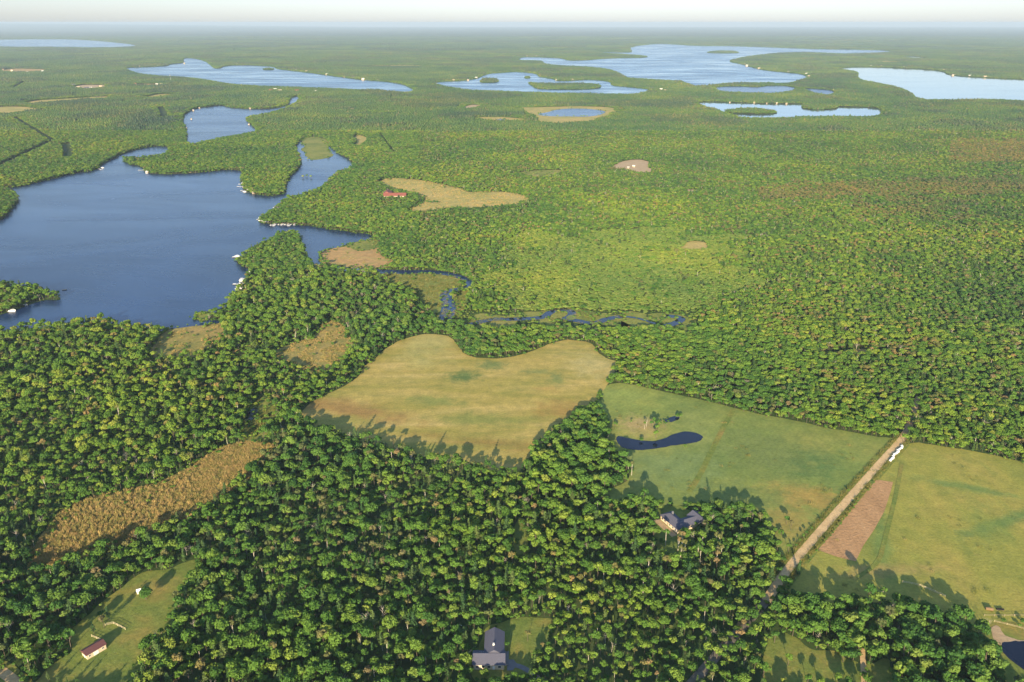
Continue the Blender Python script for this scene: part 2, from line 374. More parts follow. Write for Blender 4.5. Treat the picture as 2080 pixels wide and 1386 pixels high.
arm = outline([(370,236),(385,226),(404,219),(430,217),(451,214),(465,219),(505,222),(552,222),(586,215),(588,205),(594,198),(603,195),(611,202),(603,209),(586,219),(552,232),(520,237),(498,241),(505,250),(522,262),(522,266,n),(480,272,n),(438,280,n),(387,292,n),(376,290),(381,272),(373,256)], 2, 8, 20)
sheet('lake_arm_water', arm, WZ, M['lake'])
FARW = {
 'far_bay_water': ([(-60,80),(0,81),(60,80),(130,80),(180,82),(230,86),(280,92),(278,95),(240,98),(180,98),(100,97),(0,96),(-60,96)], 'far'),
 'north_lake_water': ([(255,138),(300,137),(340,135),(345,131),(375,129),(371,122),(378,118),(398,120),(415,124),(425,130),(434,139),(444,141),(455,135),(490,133),(520,134),(558,136),(562,141),(600,145),(640,150),(690,157),(734,163),(788,167),(821,172),(846,186),(825,187,n),(778,183,n),(740,182,n),(690,179,n),(606,176,n),(505,173,n),(455,168,n),(404,158,n),(337,154,n),(286,150,n),(258,143)], 'far'),
 'middle_lake_water': ([(878,170),(899,166),(942,165),(969,161),(990,150),(1030,148),(1047,146),(1091,150),(1094,157),(1124,160),(1128,165),(1158,165),(1195,162),(1229,165),(1242,168),(1242,175),(1272,177),(1320,182),(1323,186),(1282,191,n),(1229,189,n),(1128,188,n),(1027,184,n),(959,182,n),(909,175,n)], 'far'),
 'great_lake_water': ([(1052,121),(1064,116),(1091,117),(1144,119),(1151,124),(1195,123),(1229,119),(1316,118),(1313,114),(1215,108),(1215,106),(1286,108),(1279,103),(1276,96),(1330,89),(1377,91),(1410,94),(1481,94),(1548,96),(1616,99),(1683,101),(1784,102),(1818,106),(1784,109),(1717,111),(1666,108),(1582,108),(1542,113),(1515,116),(1474,125),(1508,131),(1525,137),(1548,143),(1595,148),(1629,151),(1643,158),(1629,163),(1602,168,n),(1568,168,n),(1535,167,n),(1464,168,n),(1437,173,n),(1414,175,n),(1393,165,n),(1330,160,n),(1272,158,n),(1262,148,n),(1235,139,n),(1195,135,n),(1144,133,n),(1104,131),(1104,126),(1091,122,n),(1057,124)], 'far'),
 'calm_lake_water': ([(1693,140),(1737,136),(1784,137),(1835,139),(1885,141),(1919,146),(1925,153),(1986,158),(2080,162),(2180,163),(2180,206,n),(2080,203,n),(2003,200,n),(1952,202,n),(1861,201,n),(1858,192,n),(1835,178,n),(1784,167,n),(1750,162,n),(1740,156),(1745,148),(1717,143)], 'calm'),
 'distant_channel_water': ([(1824,115),(1850,114),(1885,118),(1884,120),(1850,119)], 'calm'),
 'narrow_lake_water': ([(1449,177),(1500,176),(1540,178),(1562,174),(1600,175),(1620,180),(1612,186),(1570,189,n),(1530,188,n),(1500,186,n),(1460,184,n)], 'lake'),
 'little_bay_water': ([(1626,180),(1660,181),(1698,185),(1690,191,n),(1670,192,n),(1655,187,n)], 'lake'),
 'long_lake_water': ([(1409,208),(1450,207),(1500,209),(1560,211),(1627,211),(1660,214),(1700,217),(1760,218),(1791,221),(1790,230,n),(1780,234,n),(1740,236,n),(1650,235,n),(1580,237,n),(1510,237,n),(1495,233,n),(1470,225,n),(1440,217,n)], 'calm'),
 'bog_lake_water': ([(1087,232),(1112,229),(1125,224),(1150,221),(1190,221),(1225,225),(1232,229),(1215,235),(1190,238),(1165,237),(1110,237)], 'lake'),
 'bog_pool_water': ([(1008,243),(1020,242),(1029,244),(1020,246.5),(1010,246)], 'lake'),
 'far_pool_water': ([(464,101),(480,100),(496,101.5),(480,103)], 'calm'),
 'far_pond_water': ([(528,117),(540,115),(553,116.5),(545,119)], 'calm'),
 'far_inlet_water': ([(745,117),(755,115.5),(768,117.5),(757,119)], 'calm'),
}
marsh_defs = {   # sheets of open wetland and clearings away from the farm
 'bog_shore': ([(1054,219),(1085,219),(1125,217),(1160,215),(1200,217),(1252,219),(1250,226),(1225,240),(1200,248),(1150,252),(1095,253),(1090,243),(1080,233)], 'marsh_gold', 0.1),
 'bog_strip': ([(955,240),(1000,237),(1060,240),(1075,245),(1030,248),(990,246)], 'marsh_gold', 0.1),
 'gravel_clearing': ([(935,222),(950,213),(982,214),(980,219),(950,224)], 'sand', 0.1),
 'tan_glade': ([(712,278),(735,271),(745,279),(737,297),(716,301),(726,288)], 'marsh_gold', 0.1),
 'tan_bog': ([(762,370),(790,361),(850,365),(900,375),(945,385),(955,392),(1000,388),(1060,394),(1078,405),(1060,419),(1000,424),(930,426),(870,430),(835,438),(828,425),(862,411),(855,400),(820,394),(790,385)], 'marsh_gold', 0.1),
 'hay_glade': ([(1045,352),(1075,347),(1140,344),(1144,352),(1120,360),(1080,363)], 'fen', 0.1),
 'gravel_pit': ([(1240,345),(1252,332),(1285,323),(1320,328),(1318,340),(1330,352),(1300,355),(1275,347)], 'sand', 0.1),
 'straw_glade': ([(1380,386),(1425,385),(1429,389),(1400,393.5)], 'sand', 0.1),
 'sandy_glade': ([(1383,501),(1394,492),(1415,489),(1440,495),(1440,505),(1410,508),(1386,508)], 'marsh_gold', 0.1),
 'reed_bay': ([(610,286),(630,277),(662,284),(676,300),(674,318),(645,326),(622,318)], 'fen', WZ + 0.15),
 'mud_flat': ([(650,522),(662,508),(700,502),(735,490),(762,488),(772,508),(775,521),(800,530),(812,542),(770,547),(700,546),(655,537)], 'mud', WZ + 0.15),
 'green_fen': ([(700,498),(735,489),(768,486),(772,505),(740,512),(712,508)], 'fen', WZ + 0.3),
 'river_meadow': ([(762,556),(800,557),(880,557),(935,563),(947,573),(935,585),(905,592),(912,622),(905,656,n),(880,640,n),(845,600,n),(832,575,n),(780,566,n)], 'fen', 0.1),
 'east_river_meadow': ([(900,660),(912,640),(922,620),(925,600),(945,592),(962,582),(958,600),(940,625),(935,650),(955,655),(1000,646),(1040,646),(1010,655),(960,664)], 'fen', 0.1),
 'oxbow_meadow': ([(1100,640),(1120,629),(1160,626),(1185,634),(1180,645),(1250,640),(1280,640),(1262,652),(1200,662),(1150,655),(1110,648)], 'fen', 0.1),
 'stream_meadow': ([(1330,660),(1345,650),(1345,642),(1375,638),(1392,646),(1388,660),(1360,668)], 'fen', 0.1),
 'shore_spit': ([(392,640),(402,634),(425,634),(430,645),(418,655),(400,654)], 'fen', WZ + 0.15),
 'lake_marsh': ([(340,668),(400,658),(458,655),(455,680),(440,700),(400,712,n),(330,722,n),(298,722),(312,702),(328,685)], 'marsh', 0.15),
 'gap_marsh': ([(468,716),(492,708),(498,722),(490,736),(475,732)], 'marsh', 0.15),
 'inner_marsh': ([(660,645),(690,652),(712,685),(714,708),(702,722),(685,735,n),(640,742,n),(600,738,n),(560,732),(545,722),(572,704),(612,694),(645,680),(655,660)], 'marsh', 0.15),
 'reed_marsh': ([(485,899),(520,896),(566,908),(556,919),(530,936),(508,976),(471,1000),(404,1030,n),(303,1065,n),(235,1093,n),(135,1128,n),(60,1152,n),(54,1128),(85,1090),(111,1057),(141,1030),(202,1006),(303,990),(370,963),(438,915)], 'marsh', 0.15),
 'pond_meadow': ([(528,806),(545,814),(562,832),(560,850),(548,862),(536,894),(485,897),(494,866),(498,842),(512,826)], 'fen', 0.1),
 'west_field': ([(-20,218),(35,216),(88,222),(80,226),(20,232),(-20,233)], 'marsh_gold', 0.1),
 'west_strip_field': ([(38,208),(110,202),(228,195),(222,201),(110,209),(60,213)], 'marsh_gold', 0.1),
 'west_glade': ([(288,198),(320,192),(360,191),(350,195),(300,201)], 'marsh_gold', 0.1),
 'town_yard': ([(148,178),(160,172),(215,173),(218,177),(190,183),(160,182)], 'sand', 0.1),
 'far_yard': ([(0,142),(40,139),(110,142),(75,147),(10,148)], 'mud', 0.1),
 'mill_yard': ([(270,173),(290,170),(335,172),(320,175),(280,176)], 'mud', 0.1),
 'heath_glade': ([(750,229),(780,227),(812,229),(780,231.5)], 'marsh_gold', 0.1),
 'east_glade': ([(1664,579),(1690,576),(1712,580),(1700,584),(1675,585)], 'fen', 0.1),
 'forest_ditch': ([(1670,718),(1700,712),(1770,708),(1772,716),(1710,724),(1680,728)], 'mud', 0.1),
}
for k, (p, mm, z) in marsh_defs.items(): sheet(k, outline(p, 2, 5 if G(*p[0][:2])[1] < 2000 else 22, 5 if G(*p[0][:2])[1] < 2000 else 25), z, M[mm], edge=(G(*p[0][:2])[1] < 1500))
for k, (p, mm) in FARW.items(): sheet(k, outline(p, 2), WZ if G(*p[0][:2])[1] < 4000 else 0.8, M[mm])

cv, cf = [], []
for i in range(70):
    y = random.uniform(5200, 19000); x = random.uniform(-.66, .66) * y; a_, b_ = random.uniform(60, 260), random.uniform(40, 160)
    q = [(x + math.cos(t) * a_ * random.uniform(.7, 1.2), y + math.sin(t) * b_ * random.uniform(.7, 1.2)) for t in np.linspace(0, 6.0, 11)]
    q_ = np.array(q)
    if any((np.abs(p[:, 0].clip(x - 400, x + 400) - x).min() < 400 and inside(q_, p).any()) for p in POLYS) : continue
    cf.append(tuple(range(len(cv), len(cv) + 11))); cv += [(u_, v_, 0.5) for u_, v_ in q]; POLYS.append(q_)
o = link('distant_fields', mesh('distant_fields', cv, cf, M['marsh_gold'])); o['kind'] = 'structure'
# islands and points standing in the water; trees grow on these again
ISL = {
 'west_point_land': ([(-80,380),(0,386),(25,390),(38,402),(38,412),(20,432,),(0,452),(-80,470)], 0.7),
 'southwest_point_land': ([(-120,570),(0,580,),(60,585),(100,597),(126,606),(118,612),(95,610),(70,616),(45,626),(0,642),(-120,668)], 0.7),
 'round_island': ([(973,166),(985,160),(1005,161),(1016,166),(1005,169),(980,169)], 0.8),
 'small_island': ([(1065,158),(1071,156),(1078,158),(1075,160),(1067,160)], 0.8),
 'long_island': ([(1070,168),(1085,170),(1110,172),(1160,172),(1215,172),(1223,177),(1210,182),(1150,183),(1090,182),(1082,176)], 0.8),
 'reed_island': ([(1430,107),(1460,104.5),(1490,105),(1505,108),(1480,109),(1450,109)], 1.1),
 'wooded_island': ([(1461,228),(1500,222),(1540,222),(1570,226),(1581,230),(1560,233),(1510,232)], 0.7),
 'pine_point_land': ([(1627,214),(1640,208),(1700,210),(1704,218),(1690,223),(1650,223),(1630,221)], 0.7),
 'far_islet': ([(530,142),(545,140.5),(560,141.5),(548,143.5)], 1.1),
}
LAND = []
for k, (p, z) in ISL.items():
    q = outline(p, 2); sheet(k, q, z, M['floor'], free=False); LAND.append(np.array(q))

# streams
river = strip([(640,541),(690,547),(760,553),(830,554),(880,553),(925,560),(952,571),(955,581),(938,588),(914,592),(903,603),(914,622),(908,640),(905,662)], lambda t: 13 + 3 * math.sin(t * 9))
sheet('river_water', river, WZ + 0.3, M['lake'])
stream_a = strip([(948,662),(975,655),(1005,649),(1040,650)], 9); sheet('stream_water', stream_a, WZ + 0.3, M['pond'])
stream_b = strip([(1040,650),(1085,648),(1105,646),(1116,636),(1132,630),(1150,630),(1164,636),(1158,645),(1145,649),(1170,652),(1195,658),(1215,657),(1228,650),(1262,644)], 9); sheet('oxbow_water', stream_b, WZ + 0.3, M['pond'])
stream_c = strip([(1350,643),(1378,645),(1386,650),(1372,658),(1352,664)], 9); sheet('creek_water', stream_c, WZ + 0.3, M['pond'])
for nm_, pp in (('stream_bank', [(948,664),(975,658),(1005,653),(1050,655)]), ('oxbow_bank', [(1085,652),(1110,646),(1140,638),(1165,642),(1170,656),(1215,662),(1262,652)]), ('creek_bank', [(1262,650),(1300,652),(1335,660),(1350,655),(1380,652),(1378,662),(1350,668)])):
    sheet(nm_, strip(pp, lambda t: 46 + 12 * math.sin(t * 15)), 0.12, M['fen'])
sheet('link_creek_water', strip([(1262,644),(1290,646),(1320,655),(1340,662),(1352,664)], 4.5), WZ + .3, M['pond'])
sheet('lily_patch', outline([(1148,646),(1160,640),(1172,643),(1168,651),(1155,652)]), WZ + 0.45, M['pads'])
sheet('algae_patch', outline([(1200,656),(1225,656),(1222,660),(1204,662)]), WZ + 0.45, M['pads'])
sheet('reed_islet', outline([(1127,641),(1140,632),(1152,634),(1150,642),(1136,648)]), WZ + 0.15, M['fen'])

# fields, lawns, ponds, roads of the farm
fieldA = outline([(600,838,n),(618,826),(650,808),(690,790),(725,770),(740,745),(770,720),(800,697),(850,678),(900,680),(924,690),(930,706),(945,720),(975,729),(1010,729),(1060,721),(1100,706),(1140,690),(1180,691),(1205,700),(1216,720),(1240,731),(1262,738),(1246,755),(1238,775),(1222,800),(1206,828),(1170,842),(1134,874),(1098,908),(1074,934),(1060,944,n),(1040,949,n),(990,940,n),(909,920,n),(825,902,n),(757,883,n),(690,873,n),(640,852,n)], 2, 2.5, 6)
sheet('hay_field', fieldA, 0.10, M['fieldA'], edge=True)
fieldB = outline([(1238,775),(1300,784),(1380,802),(1470,824),(1600,853),(1700,873),(1800,890),(1836,892),(1800,936),(1740,1004),(1660,1096),(1600,1168),(1585,1190),(1560,1172),(1578,1150),(1584,1110),(1578,1070,n),(1550,1036,n),(1515,1019,n),(1447,1009,n),(1380,1006,n),(1290,1006,n),(1215,1005,n),(1235,992),(1275,980),(1284,955),(1268,935),(1244,915),(1232,885),(1232,858),(1215,836),(1206,828),(1222,800)], 2, 2, 6)
sheet('crop_field', fieldB, 0.14, M['fieldB'], edge=True)
fieldC = outline([(1844,897),(1900,905),(1950,912),(2000,922),(2080,938),(2240,970),(2260,1180),(2260,1420),(2100,1320),(2050,1300),(2012,1278),(1990,1262,n),(1950,1240,n),(1900,1226,n),(1851,1216,n),(1784,1198,n),(1740,1204,n),(1683,1208,n),(1620,1196,n),(1585,1195),(1604,1170),(1664,1098),(1744,1006),(1804,938)], 2, 2, 6)
sheet('meadow_field', fieldC, 0.12, M['fieldC'], edge=True)
sheet('tilled_plot', outline([(1780,975),(1814,980),(1809,1000),(1796,1040),(1776,1076),(1753,1110),(1738,1141),(1700,1132),(1661,1118),(1690,1085),(1735,1030)], 0), 0.24, M['plough'], free=False)
sheet('field_track', strip([(1832, 940), (1824, 985), (1812, 1040), (1796, 1100), (1785, 1145), (1740, 1175)], 2.6), 0.28, M['lawn'], free=False)
sheet('field_margin', strip([(1490, 832), (1468, 872), (1446, 915), (1424, 962), (1400, 1000)], 4), 0.28, M['lawn'], free=False)
sheet('shed_lawn', outline([(94,1360),(152,1323),(138,1286),(170,1259),(202,1222),(232,1208),(276,1173),(303,1159),(343,1156),(387,1136),(414,1139),(396,1171),(364,1198),(354,1245),(350,1279),(323,1306),(293,1333),(279,1367),(262,1420),(255,1470),(40,1470),(60,1400)], 2, 2, 5), 0.12, M['lawn'], edge=True)
sheet('house_yard', outline([(990,1270),(1060,1254),(1122,1256),(1128,1270),(1106,1312),(1085,1342),(1078,1372),(1040,1390),(960,1392),(958,1340),(978,1305)], 2, 2, 5), 0.12, M['lawn'])
sheet('farmhouse_yard', outline([(1331,1040),(1342,1026),(1370,1024),(1400,1034),(1412,1055),(1412,1085),(1400,1112),(1380,1140),(1350,1140),(1330,1115),(1326,1075)], 2, 1, 5), 0.12, M['lawn'])
sheet('woodland_glade', outline([(1046,1060),(1066,1050),(1075,1080),(1070,1130),(1048,1140),(1040,1100)], 2, 1, 5), 0.12, M['lawn'])
sheet('track_glade', outline([(1556,1300),(1582,1280),(1612,1292),(1650,1322),(1700,1318),(1716,1340),(1770,1350),(1808,1332),(1812,1380),(1800,1430),(1560,1430),(1548,1340)], 2, 2, 5), 0.12, M['lawn'])
sheet('pond_bank', outline([(1992,1276),(2015,1262),(2050,1262),(2120,1280),(2200,1300),(2200,1460),(2100,1450),(2048,1392),(2018,1352),(2000,1312)], 2, 1, 4), 0.16, M['lawn'])
sheet('sand_beach', outline([(2010,1274),(2026,1268),(2038,1290),(2062,1300),(2090,1302),(2080,1310),(2045,1312),(2022,1310)], 2, 1, 4), 0.26, M['sand'], free=False)
sheet('farm_pond_water', outline([(2033,1310),(2045,1303),(2060,1302),(2070,1305),(2085,1304),(2200,1320),(2200,1440),(2090,1372),(2050,1340),(2036,1325)], 2, 1, 4), 0.36, M['pond'])
sheet('field_pond_water', outline([(1248,884),(1290,895),(1330,898),(1350,891),(1372,881),(1402,876),(1432,888),(1420,899),(1380,904),(1335,912),(1300,917),(1258,910)], 2, 1, 4), 0.36, M['pond'])
sheet('upper_pond_water', outline([(1348,854),(1368,846),(1383,847),(1376,855),(1356,860)], 2, 1, 4), 0.36, M['pond'])
sheet('meadow_pond_water', outline([(505,836),(522,825),(523,840),(520,851),(502,858),(497,851)], 2, 1, 3), 0.4, M['pond'], free=False)
road_line = [(1866,806),(1858,830),(1848,862),(1838,884),(1828,898),(1796,932),(1750,984),(1700,1041),(1650,1098),(1604,1152),(1578,1188),(1556,1222),(1520,1262),(1480,1305),(1440,1350),(1396,1400),(1370,1440)]
sheet('dirt_road', strip(road_line[:12], lambda t: 4.2 if t < .2 else 5.2), 0.36, M['dirt'])
sheet('road_verge', strip(road_line[4:11], 14), 0.2, M['lawn'])
sheet('paved_road', strip(road_line[11:], 5.0), 0.36, M['asphalt'], free=False); POLYS.append(np.array(strip(road_line[14:], 2.8)))
sheet('farm_track', strip([(1751,1318),(1753,1345),(1756,1400),(1758,1440)], 2.6), 0.3, M['dirt'])
sheet('sandy_lane', strip([(-30,1345),(0,1362),(32,1386),(60,1420)], 5), 0.3, M['dirt'])
sheet('lane_verge', outline([(-60,1330),(0,1335),(40,1362),(75,1386),(95,1440),(-60,1440)], 2, 1, 4), 0.2, M['lawn'])
for nm_, pts, wd in (('power_line_cut', [(-30,352),(0,338),(50,315),(100,291),(108,287)], 22), ('forest_ride', [(30,240),(60,258),(108,287)], 18), ('dark_glade', [(132,292),(140,306),(138,322)], 24), ('forest_gap', [(325,218),(332,228),(334,241)], 26), ('long_ride', [(770,272),(785,290),(800,312)], 10), ('forest_path', [(25,180),(50,166)], 24)):
    sheet(nm_, strip(pts, wd), 0.1, M['floor'])

# ------------------------------------------------------------------ tree meshes
def leaves(c, nrm, size, r):
    """one quad at every centre, facing roughly along its normal"""
    k = len(c); nrm = nrm / (np.linalg.norm(nrm, axis=1)[:, None] + 1e-9)
    a = r.normal(size=(k, 3)); t = np.cross(nrm, a); t /= np.linalg.norm(t, axis=1)[:, None] + 1e-9
    b = np.cross(nrm, t); s = (size * r.uniform(0.6, 1.35, k))[:, None] / 2; e = r.uniform(0.65, 1.0, k)[:, None]
    v = np.stack([c - t * s - b * s * e, c + t * s * 0.9 - b * s * e, c + t * s + b * s * e, c - t * s * 0.8 + b * s * e * 1.1], 1).reshape(-1, 3)
    return v, np.arange(4 * k).reshape(k, 4)
def tubeq(a, b, r0, r1, k=5):
    mb = MB().tube(a, b, r0, r1, k); v = np.array(mb.v)
    q = np.array([f for f in mb.f if len(f) == 4]); return v, q
def broadleaf(r, h=14.0, cr=3.6, lobes=12, per=46, size=0.95, squash=0.85):
    cz = h - cr * squash * 1.05; parts = []; ctr = []
    for i in range(lobes):
        d = r.normal(size=3); d[2] = abs(d[2]) * 1.0 - 0.25; d /= np.linalg.norm(d)
        rad = cr * r.uniform(0.30, 0.62) if i else cr * 0.6
        ctr.append((np.array([d[0] * cr * 0.68, d[1] * cr * 0.68, cz + d[2] * cr * squash * 0.6]) * (1 if i else 1), rad))
    for c, rad in ctr:
        d = r.normal(size=(per, 3)); d /= np.linalg.norm(d, axis=1)[:, None]; d[:, 2] = np.where(d[:, 2] < -0.3, -d[:, 2], d[:, 2])
        p = c + d * rad * r.uniform(0.75, 1.08, (per, 1)) * np.array([1, 1, 0.85])
        parts.append(leaves(p, d + r.normal(size=(per, 3)) * 0.45, size, r))
    tr = [tubeq((0, 0, -0.5), (r.uniform(-.3, .3), r.uniform(-.3, .3), h * 0.45), 0.24, 0.17), tubeq((0, 0, h * 0.4), (0, 0, h * 0.78), 0.17, 0.07)]
    for c, rad in ctr[1:6]: tr.append(tubeq((0, 0, h * r.uniform(0.35, 0.55)), tuple(c), 0.1, 0.04, 4))
    return cat_mesh(parts), cat_mesh(tr)
def pine(r, h=17.0, cr=3.2, tiers=9, arms=7, size=0.8, narrow=False):
    parts = []; tr = [tubeq((0, 0, -0.5), (0, 0, h * 0.95), 0.22, 0.05)]
    z0 = 0.12 if narrow else 0.32
    for i in range(tiers):
        f = i / (tiers - 1); z = h * (z0 + (0.97 - z0) * f)
        rad = cr * ((1 - f) ** 0.8 + 0.08) * (0.55 if narrow else r.uniform(0.75, 1.15))
        for j in range(arms):
            if not narrow and r.random() < 0.12: continue
            a = 2 * math.pi * (j + r.uniform(-.35, .35)) / arms + i * 0.7; L = rad * r.uniform(0.7, 1.15)
            k = max(3, int(L * 3.2)); s = (np.arange(k) + 0.6) / k * L
            lift = 0.12 if narrow else 0.25
            p = np.stack([np.cos(a) * s, np.sin(a) * s, z + (-0.25 * s if narrow else lift * s)], 1) + r.normal(size=(k, 3)) * 0.22
            nr = np.stack([np.cos(a) * np.ones(k) * 0.6, np.sin(a) * np.ones(k) * 0.6, np.ones(k)], 1) + r.normal(size=(k, 3)) * 0.45
            parts.append(leaves(p, nr, size, r))
            if not narrow and j % 2 == 0: tr.append(tubeq((0, 0, z - 0.3), (math.cos(a) * L * 0.7, math.sin(a) * L * 0.7, z + lift * L * 0.7 - 0.2), 0.06, 0.03, 3))
    return cat_mesh(parts), cat_mesh(tr)
def birch(r, h=15.0, cr=2.1):
    (cv, cq), _ = broadleaf(r, h, cr, 8, 36, 0.75, 1.5)
    tr = [tubeq((0, 0, -0.5), (0.3, 0.1, h * 0.5), 0.26, 0.2), tubeq((0.3, 0.1, h * 0.5), (0.1, 0.4, h * 0.92), 0.2, 0.08), tubeq((0.3, 0.1, h * 0.45), (1.3, -0.6, h * 0.85), 0.13, 0.05)]
    return (cv, cq), cat_mesh(tr)
def bare(r, h=12.5):
    tr = [tubeq((0, 0, -0.5), (0.2, 0.1, h * 0.55), 0.26, 0.18), tubeq((0.2, 0.1, h * 0.55), (0.4, -0.2, h), 0.18, 0.05)]
    br = []
    for i in range(13):
        z = h * r.uniform(0.35, 0.92); a = r.uniform(0, 6.28); L = (h - z) * 0.5 + r.uniform(0.8, 1.8)
        e = (math.cos(a) * L * 0.7, math.sin(a) * L * 0.7, z + L * 0.75); br.append(tubeq((0.25, 0, z), e, 0.11, 0.04, 4))
        a2 = a + r.uniform(-1, 1); br.append(tubeq(e, (e[0] + math.cos(a2) * 0.9, e[1] + math.sin(a2) * 0.9, e[2] + 0.9), 0.05, 0.03, 3))
    return cat_mesh(br), cat_mesh(tr)
def shrub(r, h=3.2, cr=1.7):
    (cv, cq), t = broadleaf(r, h, cr, 6, 26, 0.7, 0.9)
    cv[:, 2] = np.maximum(cv[:, 2] * 0.95 - 0.2, 0.05); return (cv, cq), (t[0] * np.array([1, 1, 0.9]), t[1])

rr = lambda s: np.random.default_rng(s)
PROTO = []      # (key, crown, trunk, crown material, trunk material, name, look)
def proto(key, parts, cm, tm, name): PROTO.append((key, parts[0], parts[1], cm, tm, name))
proto('b0', broadleaf(rr(1), 14.5, 3.9, 13, 46), 'green', 'bark', 'broadleaf_tree')
proto('b1', broadleaf(rr(2), 12.5, 3.3, 10, 48), 'green', 'bark', 'broadleaf_tree')
proto('b2', broadleaf(rr(3), 16.0, 3.5, 12, 46, squash=1.15), 'green', 'bark', 'broadleaf_tree')
proto('b3', broadleaf(rr(4), 13.0, 4.4, 16, 44, squash=0.7), 'green', 'bark', 'broadleaf_tree')
proto('g0', broadleaf(rr(21), 9.5, 4.0, 18, 46, 0.8, squash=0.98), 'green', 'bark', 'broadleaf_tree')
proto('g1', broadleaf(rr(22), 11.0, 2.3, 14, 42, 0.75, squash=1.9), 'green', 'bark', 'broadleaf_tree')
proto('b4', broadleaf(rr(41), 13.0, 4.6, 19, 40, squash=0.8), 'green', 'bark', 'broadleaf_tree')
proto('b5', broadleaf(rr(44), 15.0, 3.0, 11, 44, squash=1.5), 'green', 'bark', 'broadleaf_tree')
proto('t0', broadleaf(rr(42), 7.5, 4.4, 16, 34, 1.0, squash=0.62), 'green', 'bark', 'low_tree')
proto('t1', broadleaf(rr(43), 8.5, 4.0, 14, 36, 1.0, squash=0.75), 'green', 'bark', 'low_tree')
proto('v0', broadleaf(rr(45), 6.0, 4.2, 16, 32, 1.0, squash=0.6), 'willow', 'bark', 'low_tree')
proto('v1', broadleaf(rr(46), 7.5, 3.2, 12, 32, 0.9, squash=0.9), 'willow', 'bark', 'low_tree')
proto('r0', broadleaf(rr(5), 14.0, 3.2, 10, 40, 0.8), 'rust', 'bark', 'rusty_tree')
proto('r1', broadleaf(rr(6), 15.5, 2.8, 9, 38, 0.75, squash=1.3), 'rust', 'bark', 'rusty_tree')
proto('p0', pine(rr(7), 18.0, 3.6), 'pine', 'bark', 'pine_tree')
proto('p1', pine(rr(8), 15.5, 3.0, 8, 6), 'pine', 'bark', 'pine_tree')
proto('s0', pine(rr(9), 13.0, 3.0, 11, 7, 0.7, True), 'pine', 'bark', 'spruce_tree')
proto('w0', birch(rr(10), 15.0, 2.1), 'green', 'birchbark', 'birch_tree')
proto('w1', birch(rr(11), 16.5, 1.8), 'rust', 'birchbark', 'birch_tree')
proto('x0', bare(rr(12), 13.5), 'snag', 'snag', 'dead_tree')
proto('x1', bare(rr(13), 11.0), 'snag', 'snag', 'dead_tree')
proto('u0', shrub(rr(14)), 'green', 'bark', 'shrub')
proto('u1', shrub(rr(15), 4.4, 2.0), 'green', 'bark', 'shrub')
KEY = {p[0]: i for i, p in enumerate(PROTO)}

# low canopy blobs for distant tiles
def blob(r, x, y, h, cr):
    k = 6; a = np.arange(k) * 2 * np.pi / k + r.uniform(0, 1)
    rings = [(0.90, h * 0.12), (1.0, h * 0.72), (0.55, h * 0.95)]
    v = [(x + cr * s * math.cos(t) * r.uniform(.75, 1.2), y + cr * s * math.sin(t) * r.uniform(.75, 1.2), z + r.uniform(-.5, .5)) for s, z in rings for t in a]
    v += [(x, y, h + 0.4)] * 1 + [(x, y, h * 0.4)]
    q = []
    for j in range(2):
        for i in range(k): q.append((j * k + i, j * k + (i + 1) % k, (j + 1) * k + (i + 1) % k, (j + 1) * k + i))
    top = 3 * k
    for i in range(0, k, 2): q.append((2 * k + i, 2 * k + (i + 1) % k, 2 * k + (i + 2) % k, top))
    return np.array(v), np.array(q)
def tile(r, size, sp):
    parts = []; g = int(size / sp)
    for i in range(g):
        for j in range(g):
            x = (i + 0.5 + r.uniform(-.38, .38)) * size / g - size / 2; y = (j + 0.5 + r.uniform(-.38, .38)) * size / g - size / 2
            h = r.uniform(5.4, 9.4) * (1 if r.random() > .08 else 1.35); parts.append(blob(r, x, y, h, sp * r.uniform(0.42, 0.68)))
    return cat_mesh(parts)

# ------------------------------------------------------------------ where trees stand
def openland(P_):
    o = np.zeros(len(P_), bool)
    for p in POLYS: o |= inside(P_, p)
    for p in LAND: o &= ~inside(P_, p)
    return o
def fbm(X, Y, s, z=0.0):
    return np.array([noise.noise(Vector((x / s, y / s, z))) + 0.5 * noise.noise(Vector((x / s * 2.1, y / s * 2.1, z + 5))) for x, y in zip(X, Y)])

